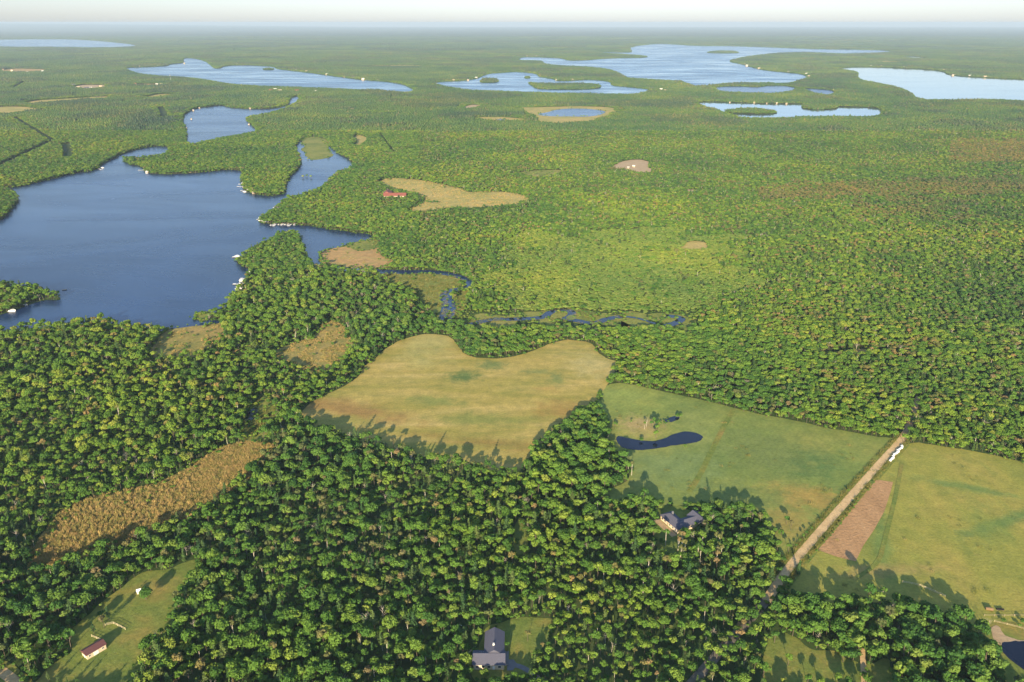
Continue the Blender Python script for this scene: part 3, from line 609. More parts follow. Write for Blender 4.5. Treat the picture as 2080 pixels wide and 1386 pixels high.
# cells of a quadtree: single trees near, ready-made canopy tiles far off
singles, t40, t160 = [], [], []
VX = np.concatenate(POLYS + LAND); VX = VX[(VX[:, 1] < 20500)]
cells = [(x * 640.0, y * 640.0, 640.0) for x in range(-26, 27) for y in range(0, 30) if abs(x * 640) < (y * 640 + 640) * 0.72 + 700]
NEAR = 2300.0
while cells:
    A = np.array(cells); cells = []
    s = A[0, 2]; k = 9 if s > 100 else 5
    off = (np.arange(k) + 0.5) / k - 0.5
    ox, oy = np.meshgrid(off * s * 1.04, off * s * 1.04); pts = (A[:, None, :2] + np.stack([ox.ravel(), oy.ravel()], 1)[None]).reshape(-1, 2)
    op = openland(pts).reshape(len(A), -1); anyo, allo = op.any(1), op.all(1)
    if s > 50:
        hv = np.array([((np.abs(VX[:, 0] - x) <= s * .55) & (np.abs(VX[:, 1] - y) <= s * .55)).any() for x, y, _ in A]); anyo |= hv; allo &= ~hv
    for (x, y, _), ao, al in zip(A, anyo, allo):
        near = y - s / 2
        if al: continue
        if y + s / 2 < 150: continue
        lim = 10 if near < NEAR else (40 if near < 4200 else (160 if near < 9000 else 640))
        if s <= lim and not ao: (t40 if s == 40 else t160).append((x, y, s / (40 if s == 40 else 160))); continue
        if s == 40:
            if near > 9000:
                if not openland(np.array([[x, y]]))[0]: t40.append((x, y, 1.0))
            else: singles.append((x, y, near < NEAR))
            continue
        h = s / (4 if s in (640, 160) else 2)
        nn = int(s / h)
        for i in range(nn):
            for j in range(nn):
                cells.append((x - s / 2 + h * (i + .5), y - s / 2 + h * (j + .5), h))
pts = []
for x, y, nr in singles:
    m_ = 11 if nr else 10; st = 40.0 / m_
    i, j = np.meshgrid(np.arange(m_), np.arange(m_))
    q = np.stack([x - 20 + (i.ravel() + 0.5 + 0.5 * (j.ravel() % 2) - 0.25) * st, y - 20 + (j.ravel() + 0.5) * st], 1)
    pts.append(q + rng.uniform(-0.42, 0.42, q.shape) * st)
pts = np.concatenate(pts)
pts = pts[~openland(pts)]
d = pts[:, 1]
keep = (np.abs(pts[:, 0]) < d * 0.70 + 90) & (d > 190)
pts = pts[keep]
U, V = P(pts[:, 0], pts[:, 1], 0.0)
N_ = len(pts)
sc = (0.52 + 0.88 * rng.random(N_) ** 1.5) * TS
big = fbm(pts[:, 0], pts[:, 1], 70.0); patch = fbm(pts[:, 0], pts[:, 1], 38.0, 20.0); dens = fbm(pts[:, 0], pts[:, 1], 120.0, 40.0)
sc *= 1 + 0.28 * np.clip(dens, -1, 1)
sc = np.where((V < 660) & (U > 850), sc * .85 + .06, sc) * .93
closed = ((U > 900) & (V < 900)) | (V < 560) | inside(pts, np.array(outline([(900,640),(1250,720),(1250,790),(1830,900),(2200,980),(2200,600),(900,600)], 0)))
sc = np.where(closed, .42 * sc + .32, sc * .94)
wide = np.where(closed, 1.16, 1.06); high = np.where(closed, .88, 1.0)
low = fbm(pts[:, 0], pts[:, 1], 160.0, 80.0)
lowf = np.where((V < 660) & (U > 850), 0.75, 0.10); islow = rng.random(N_) < np.clip(lowf + 0.5 * low, 0.02, 0.92)
gapn = fbm(pts[:, 0], pts[:, 1], 9.0, 60.0); rm = (gapn > 0.56) & (V > 600) & (rng.random(N_) < .8)
sc = np.where(rm, 0.22, sc)
pick = rng.random(N_); kind = np.zeros(N_, int)
# shares of each kind, drifting with the ground
prust = np.clip(0.015 + 0.20 * np.clip(patch - 0.12, 0, 1) * 2, 0.03, 0.5)
prust = np.where((U > 350) & (U < 1000) & (V > 900) & (V < 1250), prust * 1.2 + 0.03, prust)
ppine = np.clip(0.085 + 0.5 * np.clip(-patch - 0.25, 0, 1), 0.04, 0.35)
groveA = (U > 1080) & (U < 1300) & (V > 840) & (V < 1010)
groveB = (U > 1590) & (V > 1190)
prust = np.where((U > 1540) & (np.abs(V - 388 + (U - 1800) * .03) < 16 + 12 * patch), .5, prust); prust = np.where((U > 1930) & (np.abs(V - 310) < 24 + 14 * patch), .5, prust); prust = np.where((np.abs(U - 1850) < 120) & (np.abs(V - 430) < 22) & (patch > -.1), .4, prust); prust = np.where((U > 1560) & (V > 640) & (patch > .1) & (V < 860), prust + .14, prust)
ppine = np.where(V > 850, ppine + .05, ppine)
prust = np.where(groveA | groveB, 0.02, prust); ppine = np.where(groveA | groveB, 0.0, ppine)
sc = np.where(groveA | groveB, sc * 1.12, sc)
for i in range(N_):
    t = pick[i]; a = random.random()
    if t < prust[i]: kind[i] = KEY['r0'] if a < .6 else KEY['r1']
    elif t < prust[i] + ppine[i]: kind[i] = KEY['p0'] if a < .35 else (KEY['p1'] if a < .6 else KEY['s0'])
    elif t > 0.98: kind[i] = KEY['x0'] if a < .5 else KEY['x1']
    elif t > 0.95: kind[i] = KEY['w0'] if a < .6 else KEY['w1']
    elif t > 0.88: kind[i] = KEY['u1']
    else: kind[i] = KEY[('b0', 'b1', 'b2', 'b3', 'b4', 'b5')[int(a * 6)]]
kind = np.where(islow & (np.char.find(np.array([p[0] for p in PROTO])[kind], 'b') == 0), np.where(rng.random(N_) < .5, KEY['t0'], KEY['t1']), kind)
wn = fbm(pts[:, 0], pts[:, 1], 60.0, 11.0)
wl = np.sqrt(((U - 1260) / 330) ** 2 + ((V - 555) / 105) ** 2) + 0.55 * wn; wl2 = (np.abs(V - 652) < 20) & (U > 940) & (U < 1420)  # ellipse takes the painted glow opposite the sun; band follows the creek
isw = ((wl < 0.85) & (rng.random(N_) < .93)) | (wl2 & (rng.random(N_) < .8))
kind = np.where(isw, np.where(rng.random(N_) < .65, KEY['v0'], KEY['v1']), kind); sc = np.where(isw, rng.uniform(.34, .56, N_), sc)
kind = np.where(wl2 & (rng.random(N_) < .6), KEY['u0'], kind); sc = np.where(wl2, rng.uniform(.22, .42, N_), sc)
kind = np.where(rm, KEY['u0'], kind); sc = np.where(rm, rng.uniform(.3, .6, N_), sc)
thick = inside(pts, np.array(outline([(-40,960),(0,975),(60,985),(140,1010),(141,1030),(111,1057),(60,1128),(0,1115),(-60,1120)], 2)))
kind = np.where(thick & (rng.random(N_) < .3), KEY['s0'], kind); sc = np.where(thick, sc * .85, sc)
rot = rng.uniform(0, 6.28, N_)
lean = rng.uniform(-0.06, 0.06, (N_, 2))

# bushes along the edges of open land
bx = []
for p in POLYS:
    q = np.roll(p, -1, 0)
    for a, b in zip(p, q):
        L = np.linalg.norm(b - a)
        if L < 0.01 or a[1] > 7000 or L > 900: continue
        k = rng.poisson(L / (2.4 if a[1] < 1500 else 3.5)); nrm = np.array([(b - a)[1], -(b - a)[0]]) / L
        for _ in range(k): bx.append(a + (b - a) * rng.random() + nrm * rng.normal(0, 2.0))
bx = np.array(bx); RL = np.array([G(*p) for p in road_line]); RL = np.concatenate([a + (b - a) * np.linspace(0, 1, 60)[:, None] for a, b in zip(RL, RL[1:])])
nb = bx[:, 1] < 900; nd = np.full(len(bx), 99.0); nd[nb] = np.sqrt(((bx[nb][:, None, :] - RL[None]) ** 2).sum(2)).min(1); bx = bx[nd > 12]
ob = openland(bx) & (rng.random(len(bx)) < 0.8); bx = bx[~ob]
mx = []
for k_ in ('reed_marsh', 'inner_marsh', 'lake_marsh', 'gap_marsh', 'river_meadow', 'pond_meadow', 'mud_flat', 'tan_bog', 'east_river_meadow', 'stream_meadow', 'oxbow_meadow'):
    p = np.array(outline(marsh_defs[k_][0], 2))
    for a, b in zip(p, np.roll(p, -1, 0)):
        L = np.linalg.norm(b - a)
        for _ in range(rng.poisson(L / 3.2)): mx.append(a + (b - a) * rng.random() + rng.normal(0, 5.0, 2))
    q = np.column_stack([rng.uniform(p[:, 0].min(), p[:, 0].max(), 60), rng.uniform(p[:, 1].min(), p[:, 1].max(), 60)]); mx += list(q[inside(q, p)][::3])
mx = np.array(mx); wet_ = np.zeros(len(mx), bool)
for p in (lake_main, river, stream_a, stream_b, stream_c, fieldA): wet_ |= inside(mx, np.array(p))
ub, vb = P(bx[:, 0], bx[:, 1], 0.0); drop = ((np.abs(ub - 1340) < 100) & (np.abs(vb - 885) < 36) & (rng.random(len(bx)) < .8)) | ((ub > 2000) & (vb > 1280)) | ((np.abs(vb - 648) < 22) & (ub > 930) & (ub < 1420) & (rng.random(len(bx)) < .8))
bx = np.concatenate([bx[~drop], mx[~wet_]])
bx = bx[(np.abs(bx[:, 0]) < bx[:, 1] * 0.7 + 60)]

# ------------------------------------------------------------------ individual trees: the nearest 300 of each kind in the frame
MARKS = [(192, 1325, 'the maroon-roofed shed'), (287, 1205, 'the playhouse'), (400, 1145, 'the top of the mown lawn'), (95, 1115, 'the low end of the reed marsh'), (300, 1040, 'the middle of the reed marsh'),
 (510, 935, 'the top of the reed marsh'), (929, 1280, 'the boat on its trailer'), (1000, 1335, 'the large grey-roofed house'), (1072, 1300, 'the orange yard tree'), (1371, 1066, 'the cream farmhouse'),
 (1600, 1160, 'the bottom of the dirt road'), (1440, 1350, 'the shaded paved road'), (1753, 1345, 'the narrow farm track'), (2022, 1290, 'the sand by the farm pond'), (1340, 900, 'the big field pond'),
 (1058, 1095, 'the small woodland glade'), (800, 900, 'the foot of the hay field'), (60, 1375, 'the sandy lane'), (510, 845, 'the meadow pond'), (390, 690, 'the lake marsh'), (620, 710, 'the inner marsh')]
def zone(u, v):
    du, dv, nm_ = min(((u - a, v - b, c) for a, b, c in MARKS), key=lambda t: t[0] ** 2 + t[1] ** 2)
    d = math.hypot(du, dv); side = ('right of ' if du > 0 else 'left of ') if abs(du) > abs(dv) else ('below ' if dv > 0 else 'above ')
    return ('just ' if d < 60 else ('' if d < 130 else ('further ' if d < 210 else 'far ')) ) + side + nm_
LOOK = {'v0': 'low sun-glow tinted scrub tree', 'v1': 'domed sun-glow tinted scrub tree', 'b0': 'broad round green deciduous tree', 'b1': 'small round green deciduous tree', 'b2': 'tall oval green deciduous tree', 'b3': 'wide flat-topped green deciduous tree',
        'r0': 'brown tinged round-crowned tree', 'r1': 'narrow rusty brown tree', 'p0': 'tall layered olive green pine', 'p1': 'shorter layered olive green pine', 's0': 'narrow dark conical spruce',
        'w0': 'slender green birch with pale trunk', 'w1': 'slender rusty-leaved birch with pale trunk', 'x0': 'tall bare dead tree with pale forked limbs', 'x1': 'short bare dead tree with pale limbs', 'b4': 'broad many-lobed green tree', 'b5': 'slim upright green tree', 't0': 'low spreading green tree', 't1': 'low domed green tree', 'g0': 'round green tree in the open', 'g1': 'oval green tree in the open', 'u0': 'low round green bush', 'u1': 'tall round green bush'}
SHORT = {'v0': 'low sun-glow tinted scrub tree', 'v1': 'domed sun-glow tinted scrub tree', 'b4': 'broad many-lobed green tree', 'b5': 'slim upright green tree', 't0': 'low spreading tree', 't1': 'low domed tree', 'b0': 'round green tree', 'b1': 'small round green tree', 'b2': 'tall oval green tree', 'b3': 'wide flat green tree', 'r0': 'round brown-tinged tree', 'r1': 'narrow rusty tree', 'p0': 'tall layered pine', 'p1': 'short layered pine',
 's0': 'narrow dark spruce', 'w0': 'slender green birch', 'w1': 'slender rusty birch', 'x0': 'tall bare dead tree', 'x1': 'short bare dead tree', 'u0': 'low bush', 'u1': 'tall bush'}
CM, TM, TREES = [], [], {}
for key, cr_, tr_, cm, tm, nm_ in PROTO:
    me_c = mesh('crown', cr_[0], cr_[1], M[cm]); me_t = mesh('trunk', tr_[0], tr_[1], M[tm]); TREES[key] = (me_c, me_t, nm_)
def plant(key, x, y, s=1.0, rz=0.0, label=None, group=None, z=0.0, cat='tree', sz=None, tilt=(0, 0)):
    mc, mt, nm_ = TREES[key]
    t = thing(nm_, (x, y, z), rz, label or LOOK[key], cat, group)
    t.rotation_euler = (tilt[0], tilt[1], rz)
    t.scale = (s, s, sz or s)
    link('trunk', mt, t)
    link('limbs' if key[0] == 'x' else 'crown', mc, t)
    return t
slant = np.sqrt(pts[:, 0] ** 2 + pts[:, 1] ** 2 + H * H)
U2, V2 = P(pts[:, 0], pts[:, 1], 6.0)
inframe = (U2 > 8) & (U2 < 2072) & (V2 < 1380)
names = np.array([PROTO[k][5] for k in range(len(PROTO))]); nm_of = names[kind]
solo = np.zeros(N_, bool)
for nm_, cap in (('broadleaf_tree', 300), ('low_tree', 30), ('rusty_tree', 190), ('pine_tree', 150), ('spruce_tree', 50), ('birch_tree', 110), ('dead_tree', 90)):
    idx = np.nonzero((nm_of == nm_) & inframe & (sc > .4))[0]; idx = idx[np.argsort(slant[idx])][:cap]; solo[idx] = True
for i in np.nonzero(solo)[0]:
    key = PROTO[kind[i]][0]; zn = zone(U[i], V[i])
    plant(key, pts[i, 0], pts[i, 1], float(sc[i]), float(rot[i]), SHORT[key] + ' ' + zn, (SHORT[key] + 's ').replace('birchs', 'birches') + zn, tilt=tuple(map(float, lean[i])))

# ------------------------------------------------------------------ the rest of the woodland: one scattered object
def scatter(name, groups, label, cat='woodland'):
    """groups: list of (mesh, xyz, rotz, scale) -> one object instancing the meshes on its points"""
    hold = bpy.data.collections.new(name + ' sources')
    X, K, Rz, Sc = [], [], [], []
    for i, (me, p, rz, s_) in enumerate(groups):
        o = bpy.data.objects.new('%s_%03d' % (name, i), me); hold.objects.link(o)
        X.append(p); K.append(np.full(len(p), i)); Rz.append(rz); Sc.append(s_)
    X = np.concatenate(X); K = np.concatenate(K); Rz = np.concatenate(Rz); Sc = np.concatenate(Sc)
    me = bpy.data.meshes.new(name); me.vertices.add(len(X)); me.vertices.foreach_set('co', X.astype(np.float32).ravel())
    me.attributes.new('pick', 'INT', 'POINT').data.foreach_set('value', K.astype(np.int32))
    me.attributes.new('spin', 'FLOAT_VECTOR', 'POINT').data.foreach_set('vector', Rz.astype(np.float32).ravel())
    me.attributes.new('size', 'FLOAT_VECTOR', 'POINT').data.foreach_set('vector', Sc.astype(np.float32).ravel())
    o = link(name, me); tag(o, label, cat, kind='stuff')
    g = bpy.data.node_groups.new(name, 'GeometryNodeTree')
    g.interface.new_socket('Geometry', in_out='INPUT', socket_type='NodeSocketGeometry'); g.interface.new_socket('Geometry', in_out='OUTPUT', socket_type='NodeSocketGeometry')
    gi = g.nodes.new('NodeGroupInput'); go = g.nodes.new('NodeGroupOutput')
    ci = g.nodes.new('GeometryNodeCollectionInfo'); ci.inputs[0].default_value = hold; ci.inputs[1].default_value = True; ci.inputs[2].default_value = True
    ip = g.nodes.new('GeometryNodeInstanceOnPoints'); ip.inputs['Pick Instance'].default_value = True
    def att(nm_, t):
        a = g.nodes.new('GeometryNodeInputNamedAttribute'); a.data_type = t; a.inputs[0].default_value = nm_; return a.outputs[0]
    g.links.new(gi.outputs[0], ip.inputs['Points']); g.links.new(ci.outputs[0], ip.inputs['Instance'])
    g.links.new(att('pick', 'INT'), ip.inputs['Instance Index'])
    er = g.nodes.new('FunctionNodeEulerToRotation'); g.links.new(att('spin', 'FLOAT_VECTOR'), er.inputs[0])
    g.links.new(er.outputs[0], ip.inputs['Rotation']); g.links.new(att('size', 'FLOAT_VECTOR'), ip.inputs['Scale'])
    g.links.new(ip.outputs[0], go.inputs[0])
    md = o.modifiers.new('scatter', 'NODES'); md.node_group = g
    return o
groups = []
for k, (key, cr_, tr_, cm, tm, nm_) in enumerate(PROTO):
    v, q = cat_mesh([cr_, tr_]); mi = [0] * len(cr_[1]) + [1] * len(tr_[1])
    me = mesh('woodland_' + key, v, q, [M[cm], M[tm]], mi)
    idx = np.nonzero((kind == k) & ~solo)[0]
    p = np.column_stack([pts[idx], np.zeros(len(idx))]); rz = np.column_stack([lean[idx], rot[idx]]); s_ = np.column_stack([sc[idx] * wide[idx] * rng.uniform(.85, 1.25, len(idx)), sc[idx] * wide[idx] * rng.uniform(.85, 1.25, len(idx)), sc[idx] * high[idx] * rng.uniform(.86, 1.14, len(idx))])
    if key in ('u0', 'u1'):
        hb = len(bx) // 2; b_ = bx[:hb] if key == 'u0' else bx[hb:]
        p = np.concatenate([p, np.column_stack([b_, np.zeros(len(b_))])]); rz = np.concatenate([rz, np.column_stack([np.zeros((len(b_), 2)), rng.uniform(0, 6, len(b_))])])
        s_ = np.concatenate([s_, np.repeat(rng.uniform(.35, .95, (len(b_), 1)) * np.where(b_[:, 1:2] > 1500, 1.5, 1), 3, 1)])
    groups.append((me, p, rz, s_))
for arr, size, sp, nv in ((t40, 40.0, 4.2, 5), (t160, 160.0, 5.4, 5)):
    A = np.array(arr); f_ = fbm(A[:, 0], A[:, 1], 420.0, 33.0) + 0.5 * fbm(A[:, 0], A[:, 1], 110.0, 37.0); con = f_ > 0.22; hz_ = 1 + 0.25 * np.clip(fbm(A[:, 0], A[:, 1], 300.0, 91.0), -1, 1)
    which = np.where(con, nv - 1 - rng.integers(0, 2, len(A)), rng.integers(0, nv - 2, len(A)))
    for k in range(nv):
        v, q = tile(rr(50 + k + int(size)), size * 1.02, sp); me = mesh('canopy_tile', v, q, M['canopy' if k < nv - 2 else 'canopy_pine'])
        a = A[which == k]; m_ = len(a)
        groups.append((me, np.column_stack([a[:, :2], np.zeros(m_)]), np.column_stack([np.zeros((m_, 2)), rng.integers(0, 4, m_) * math.pi / 2]), np.column_stack([a[:, 2], a[:, 2], hz_[which == k] * rng.uniform(.92, 1.08, m_) * (1.2 if k >= nv - 2 else 1)])))
scatter('woodland', groups, 'dense green mixed forest stretching from the near woods to the horizon')
print('trees', N_, 'solo', solo.sum(), 'tiles', len(t40), len(t160), 'bushes', len(bx))

# ------------------------------------------------------------------ marsh grass and reeds
def tuft(r, h, nb, spread):
    c = []; 
    V_, n_ = [], 0
    for i in range(nb):
        a = r.uniform(0, 6.28); x, y = r.normal(0, spread, 2); hh = h * r.uniform(0.6, 1.2); w_ = 0.07
        dx, dy = math.cos(a) * w_, math.sin(a) * w_; lx, ly = r.normal(0, 0.22, 2)
        V_ += [(x - dx, y - dy, 0), (x + dx, y + dy, 0), (x + dx * .5 + lx, y + dy * .5 + ly, hh), (x - dx * .5 + lx, y - dy * .5 + ly, hh)]
    return np.array(V_), np.arange(4 * nb).reshape(nb, 4)
M['reed'] = leafmat('reeds', [(0, (0.26, 0.25, 0.075)), (0.5, (0.37, 0.28, 0.10)), (1.0, (0.46, 0.30, 0.13))], region=False)
M['sedge'] = leafmat('sedge', [(0, (0.10, 0.13, 0.03)), (0.6, (0.17, 0.17, 0.045)), (1.0, (0.26, 0.21, 0.07))], region=False)
def fill(poly, step, keep_=1.0):
    p = np.array(poly); x0, y0 = p.min(0); x1, y1 = p.max(0); nn = int((x1 - x0) * (y1 - y0) / step ** 2)
    q = np.column_stack([rng.uniform(x0, x1, nn), rng.uniform(y0, y1, nn)]); q = q[inside(q, p)]
    f = fbm(q[:, 0], q[:, 1], 18.0, 7.0); return q[f > (0.9 - 1.6 * keep_)]
def od(k): return outline(marsh_defs[k][0], 2)
T1 = mesh('reed_tuft', *tuft(rr(31), 1.2, 34, 0.8), M['reed']); T2 = mesh('reed_tuft_tall', *tuft(rr(32), 2.1, 22, 0.5), M['reed']); T3 = mesh('sedge_tuft', *tuft(rr(33), 1.1, 26, 0.9), M['sedge'])
def tri(q, lo, hi): return (np.column_stack([q, np.full(len(q), 0.2)]), np.column_stack([np.zeros((len(q), 2)), rng.uniform(0, 6, len(q))]), np.repeat(rng.uniform(lo, hi, (len(q), 1)), 3, 1))
qa = fill(od('reed_marsh'), 1.35, 1.15); U_, V_ = P(qa[:, 0], qa[:, 1], 0.)
tallq = (rng.random(len(qa)) < np.clip((440 - U_) / 300, 0.06, 0.6))
qb = np.concatenate([fill(od('inner_marsh'), 2.0, .6), fill(od('lake_marsh'), 2.2, .45), fill(od('mud_flat'), 4, .3), fill(od('tan_bog'), 4.0, .6), fill(od('gap_marsh'), 1.8, .7)])
vg = np.array(strip(road_line[3:11], 11)); vi = np.array(strip(road_line[3:11], 6)); qv = np.concatenate([fill(vg, 1.3, .9)]); qv = qv[~inside(qv, vi)]
qc = np.concatenate([qv, fill(fieldB, 9, .35), fill(fieldC, 9, .35), fill(od('river_meadow'), 2.4, .8), fill(od('pond_meadow'), 1.8, .7), fill(od('east_river_meadow'), 2.4, .7), fill(od('oxbow_meadow'), 3, .6), fill(od('reed_marsh'), 2.2, .55), fill(od('inner_marsh'), 3.5, .5)])
scatter('marsh_grass', [(T1,) + tri(qa[~tallq], .6, 1.1), (T2,) + tri(qa[tallq], .6, 1.15), (T1,) + tri(qb, .5, .95), (T3,) + tri(qc, .6, 1.2)],
        'tan reeds and sedge covering the marshes beside the woods and lake', 'marsh grass')

# ------------------------------------------------------------------ buildings
M['roof_grey'] = flat('grey shingle roof', (0.095, 0.095, 0.125), 0.85, 0.15, 3.0)
M['roof_red'] = flat('maroon metal roof', (0.125, 0.055, 0.052), 0.5, 0.12, 2.0)
M['roof_rust'] = flat('red roof', (0.22, 0.075, 0.055), 0.7, 0.12, 0.3)
M['wall_cream'] = flat('cream siding', (0.62, 0.50, 0.34), 0.8, 0.08, 2.0)
M['wall_white'] = flat('white siding', (0.74, 0.70, 0.62), 0.8, 0.06, 2.0)
M['trim'] = flat('white trim', (0.78, 0.76, 0.72), 0.6, 0.05)
M['glass'] = flat('dark window glass', (0.03, 0.04, 0.05), 0.15, 0.1, 1.0, 0.6)
M['white'] = flat('white plastic wrap', (0.80, 0.79, 0.76), 0.45, 0.06, 1.0, 0.4)
M['red'] = flat('red paint', (0.42, 0.04, 0.03), 0.4, 0.1)
M['wood'] = flat('weathered boards', (0.34, 0.27, 0.19), 0.85, 0.2, 1.5)
M['rail'] = flat('pale rails', (0.55, 0.46, 0.28), 0.85, 0.15, 1.5)
M['black'] = flat('black rubber', (0.02, 0.02, 0.02), 0.8)
M['metal'] = flat('galvanised metal', (0.5, 0.5, 0.5), 0.4, 0.1, 1.0, 0.5, 0.6)
M['hay'] = flat('old hay', (0.20, 0.13, 0.07), 0.95, 0.3, 3.0)
M['blue'] = flat('blue canvas', (0.06, 0.13, 0.30), 0.7, 0.1)
M['tan'] = flat('tan canvas', (0.45, 0.36, 0.24), 0.7, 0.1)

def gable(mb, x0, x1, y0, y1, z, rise, over=0.5, hip=False, th=0.18):
    """roof shell with its ridge along the longer side"""
    x0 -= over; x1 += over; y0 -= over; y1 += over
    along_x = (x1 - x0) >= (y1 - y0); half = ((y1 - y0) if along_x else (x1 - x0)) / 2; cut = half if hip else 0
    if along_x: r = [(x0 + cut, (y0 + y1) / 2, z + rise), (x1 - cut, (y0 + y1) / 2, z + rise)]
    else: r = [((x0 + x1) / 2, y0 + cut, z + rise), ((x0 + x1) / 2, y1 - cut, z + rise)]
    b = [(x0, y0, z), (x1, y0, z), (x1, y1, z), (x0, y1, z)]
    f = [(0, 1, 5, 4), (2, 3, 4, 5), (1, 2, 5), (3, 0, 4)] if along_x else [(1, 2, 5, 4), (3, 0, 4, 5), (0, 1, 4), (2, 3, 5)]
    mb.poly(b + r, f + [(3, 2, 1, 0)]); 
    mb.box(x0, x1, y0, y1, z - th, z - 0.004)
def win(parent, x, y, ax, z=1.6, w_=1.2, h_=1.2, sg=1):
    """window on a wall: ax is the axis the wall faces, sg the way it faces"""
    t = 0.06
    def bx_(a, b, z0, z1, d0, d1):
        mb = MB(); lo, hi = sorted((sg * d0, sg * d1))
        return mb.box(x + lo, x + hi, y + a, y + b, z0, z1) if ax == 'x' else mb.box(x + a, x + b, y + lo, y + hi, z0, z1)
    p = bx_(-w_ / 2 - .12, w_ / 2 + .12, z - .12, z + h_ + .12, 0.003, 0.07).build('window', M['trim'], parent)
    bx_(-w_ / 2, w_ / 2, z, z + h_, 0.072, 0.10).build('pane', M['glass'], p)
def door(parent, x, y, ax, w_=1.1, h_=2.1, sg=1, m_='trim', name='door'):
    mb = MB(); lo, hi = sorted((sg * .003, sg * .09))
    if ax == 'x': mb.box(x + lo, x + hi, y - w_ / 2, y + w_ / 2, 0.1, h_)
    else: mb.box(x - w_ / 2, x + w_ / 2, y + lo, y + hi, 0.1, h_)
    return mb.build(name, M[m_], parent)

# cream farmhouse in the wood: angled U of three blocks
x, y = G(1371, 1064); a0 = G(1341, 1056); a1 = G(1371, 1082); ang = math.atan2(a1[1] - a0[1], a1[0] - a0[0])
h1 = thing('farmhouse', (a0[0], a0[1], 0.12), ang, 'cream farmhouse with grey hipped roofs and sunlit long wall in a small forest clearing', 'house')
MB().box(0, 17, 0.2, 8.2, 0, 3.2).box(9.0, 16.6, 8.2, 15.0, 0, 3.1).box(8.0, 16.6, 15.0, 23.0, 0, 3.3).build('wall', M['wall_cream'], h1)
rf = MB(); gable(rf, 0, 17, 0.2, 8.2, 3.4, 2.6, .6, True); gable(rf, 9.0, 16.6, 6.2, 17.0, 3.28, 2.0, .4); gable(rf, 8.0, 16.6, 15.0, 23.0, 3.52, 2.5, .6)
rf = rf.build('roof', M['roof_grey'], h1); MB().box(4.2, 5.1, 5.2, 6.0, 4.2, 7.2).build('chimney', M['concrete'], rf)
for wx in (2.0, 4.6, 9.5, 12.6, 15.2): win(h1, wx, 0.2, 'y', 1.3, 1.3, 1.2, -1)
door(h1, 7.2, 0.2, 'y', sg=-1, m_='wood')
for wy in (18.0, 21.0): win(h1, 16.6, wy, 'x', 1.3)
MB().box(-1, 18, -4.5, -0.3, -.02, .03).build('patio', M['sand'], h1)

# large grey-roofed house near the bottom
x, y = G(962, 1361)
h2 = thing('large_house', (x, y, 0.12), R(0), 'large house with blue-grey shingle roofs, rear wing and peach front wall near the bottom', 'house')
W1 = G(1024, 1361)[0] - x; D1 = 8.6
MB().box(0, W1, 0, D1, 0, 3.2).box(W1 * .37, W1 * .97, D1, D1 + 11.5, 0, 4.4).build('wall', M['wall_cream'], h2)
rf = MB(); gable(rf, 0, W1, 0, D1, 3.4, 2.7, .6); gable(rf, W1 * .37, W1 * .97, D1 - 3.2, D1 + 11.5, 4.6, 3.0, .6)
rf = rf.build('roof', M['roof_grey'], h2); MB().box(W1 * .62, W1 * .62 + .9, D1 - .5, D1 + .4, 5, 8.3).build('chimney', M['wall_white'], rf)
for k in range(3): MB().tube((W1 * (.2 + .06 * k), D1 * .7, 4.4), (W1 * (.2 + .06 * k), D1 * .7, 5.5), .12).build('vent_pipe', M['metal'], rf)
for wx in (1.8, 4.6, 7.4, W1 - 2.2): win(h2, wx, 0, 'y', 1.2, 1.4, 1.2, -1)
door(h2, W1 * .66, 0, 'y', sg=-1); MB().box(W1 + .3, W1 + 2.2, D1 * .3, D1 + 3, 0, .5).build('deck', M['concrete'], h2)
for wy in (3, 7): win(h2, W1 * .97, D1 + wy, 'x', 1.8)
dw = sheet('driveway', strip([(1030, 1352), (1050, 1352), (1072, 1362), (1095, 1380), (1112, 1400), (1125, 1430)], lambda t: 7 if t < .2 else 2.8), 0.3, M['concrete'])

# maroon-roofed shed on the lawn
a0, a1 = G(178, 1341), G(205, 1325); ang = math.atan2(a1[1] - a0[1], a1[0] - a0[0])
s1 = thing('shed', (a0[0], a0[1], 0.12), ang, 'small shed with maroon metal roof and cream walls alone on the mown lawn', 'shed')
MB().box(0, 9.5, 0, 5.2, 0, 2.7).build('wall', M['wall_cream'], s1)
rf = MB(); gable(rf, 0, 9.5, 0, 5.2, 2.9, 1.5, .45); rf.build('roof', M['roof_red'], s1)
door(s1, 4.5, 0, 'y', 2.4, 2.2, -1, 'trim', 'sliding_door'); win(s1, 1.3, 0, 'y', 1.2, .8, .8, -1); win(s1, 7.9, 0, 'y', 1.2, .8, .8, -1); door(s1, 0, 2.6, 'x', sg=-1)
# small white playhouse beside the lone tree
x, y = G(283, 1205)
s2 = thing('playhouse', (x, y, .12), R(25), 'tiny white-roofed playhouse beside the lone round tree on the mown lawn', 'playhouse')
MB().box(-1, 1, -.9, .9, 0, 1.7).build('wall', M['wall_white'], s2); rf = MB(); gable(rf, -1, 1, -.9, .9, 1.8, .9, .25, th=.08); rf.build('roof', M['white'], s2); door(s2, 0, -.9, 'y', .6, 1.4, -1, 'wood')

# red-roofed lodge by the tan bog
x, y = G(780, 406)
lg = thing('lodge', (x, y, .1), R(2), 'long red-roofed lodge with white walls in the trees beside the tan bog', 'lodge')
LL = G(824, 406)[0] - x
MB().box(0, LL, 0, 12, 0, 6.5).box(-2, 11, 12, 30, 0, 8).build('wall', M['tan'], lg)
rf = MB(); gable(rf, 0, LL, 0, 12, 6.7, 4.2, 1.0); gable(rf, -2, 11, 10, 30, 8.2, 4.5, 1.0); rf.build('roof', M['roof_rust'], lg)
for k in range(9): win(lg, 2.5 + k * (LL - 5) / 8, 0, 'y', 3.4, 2.2, 2.0, -1)

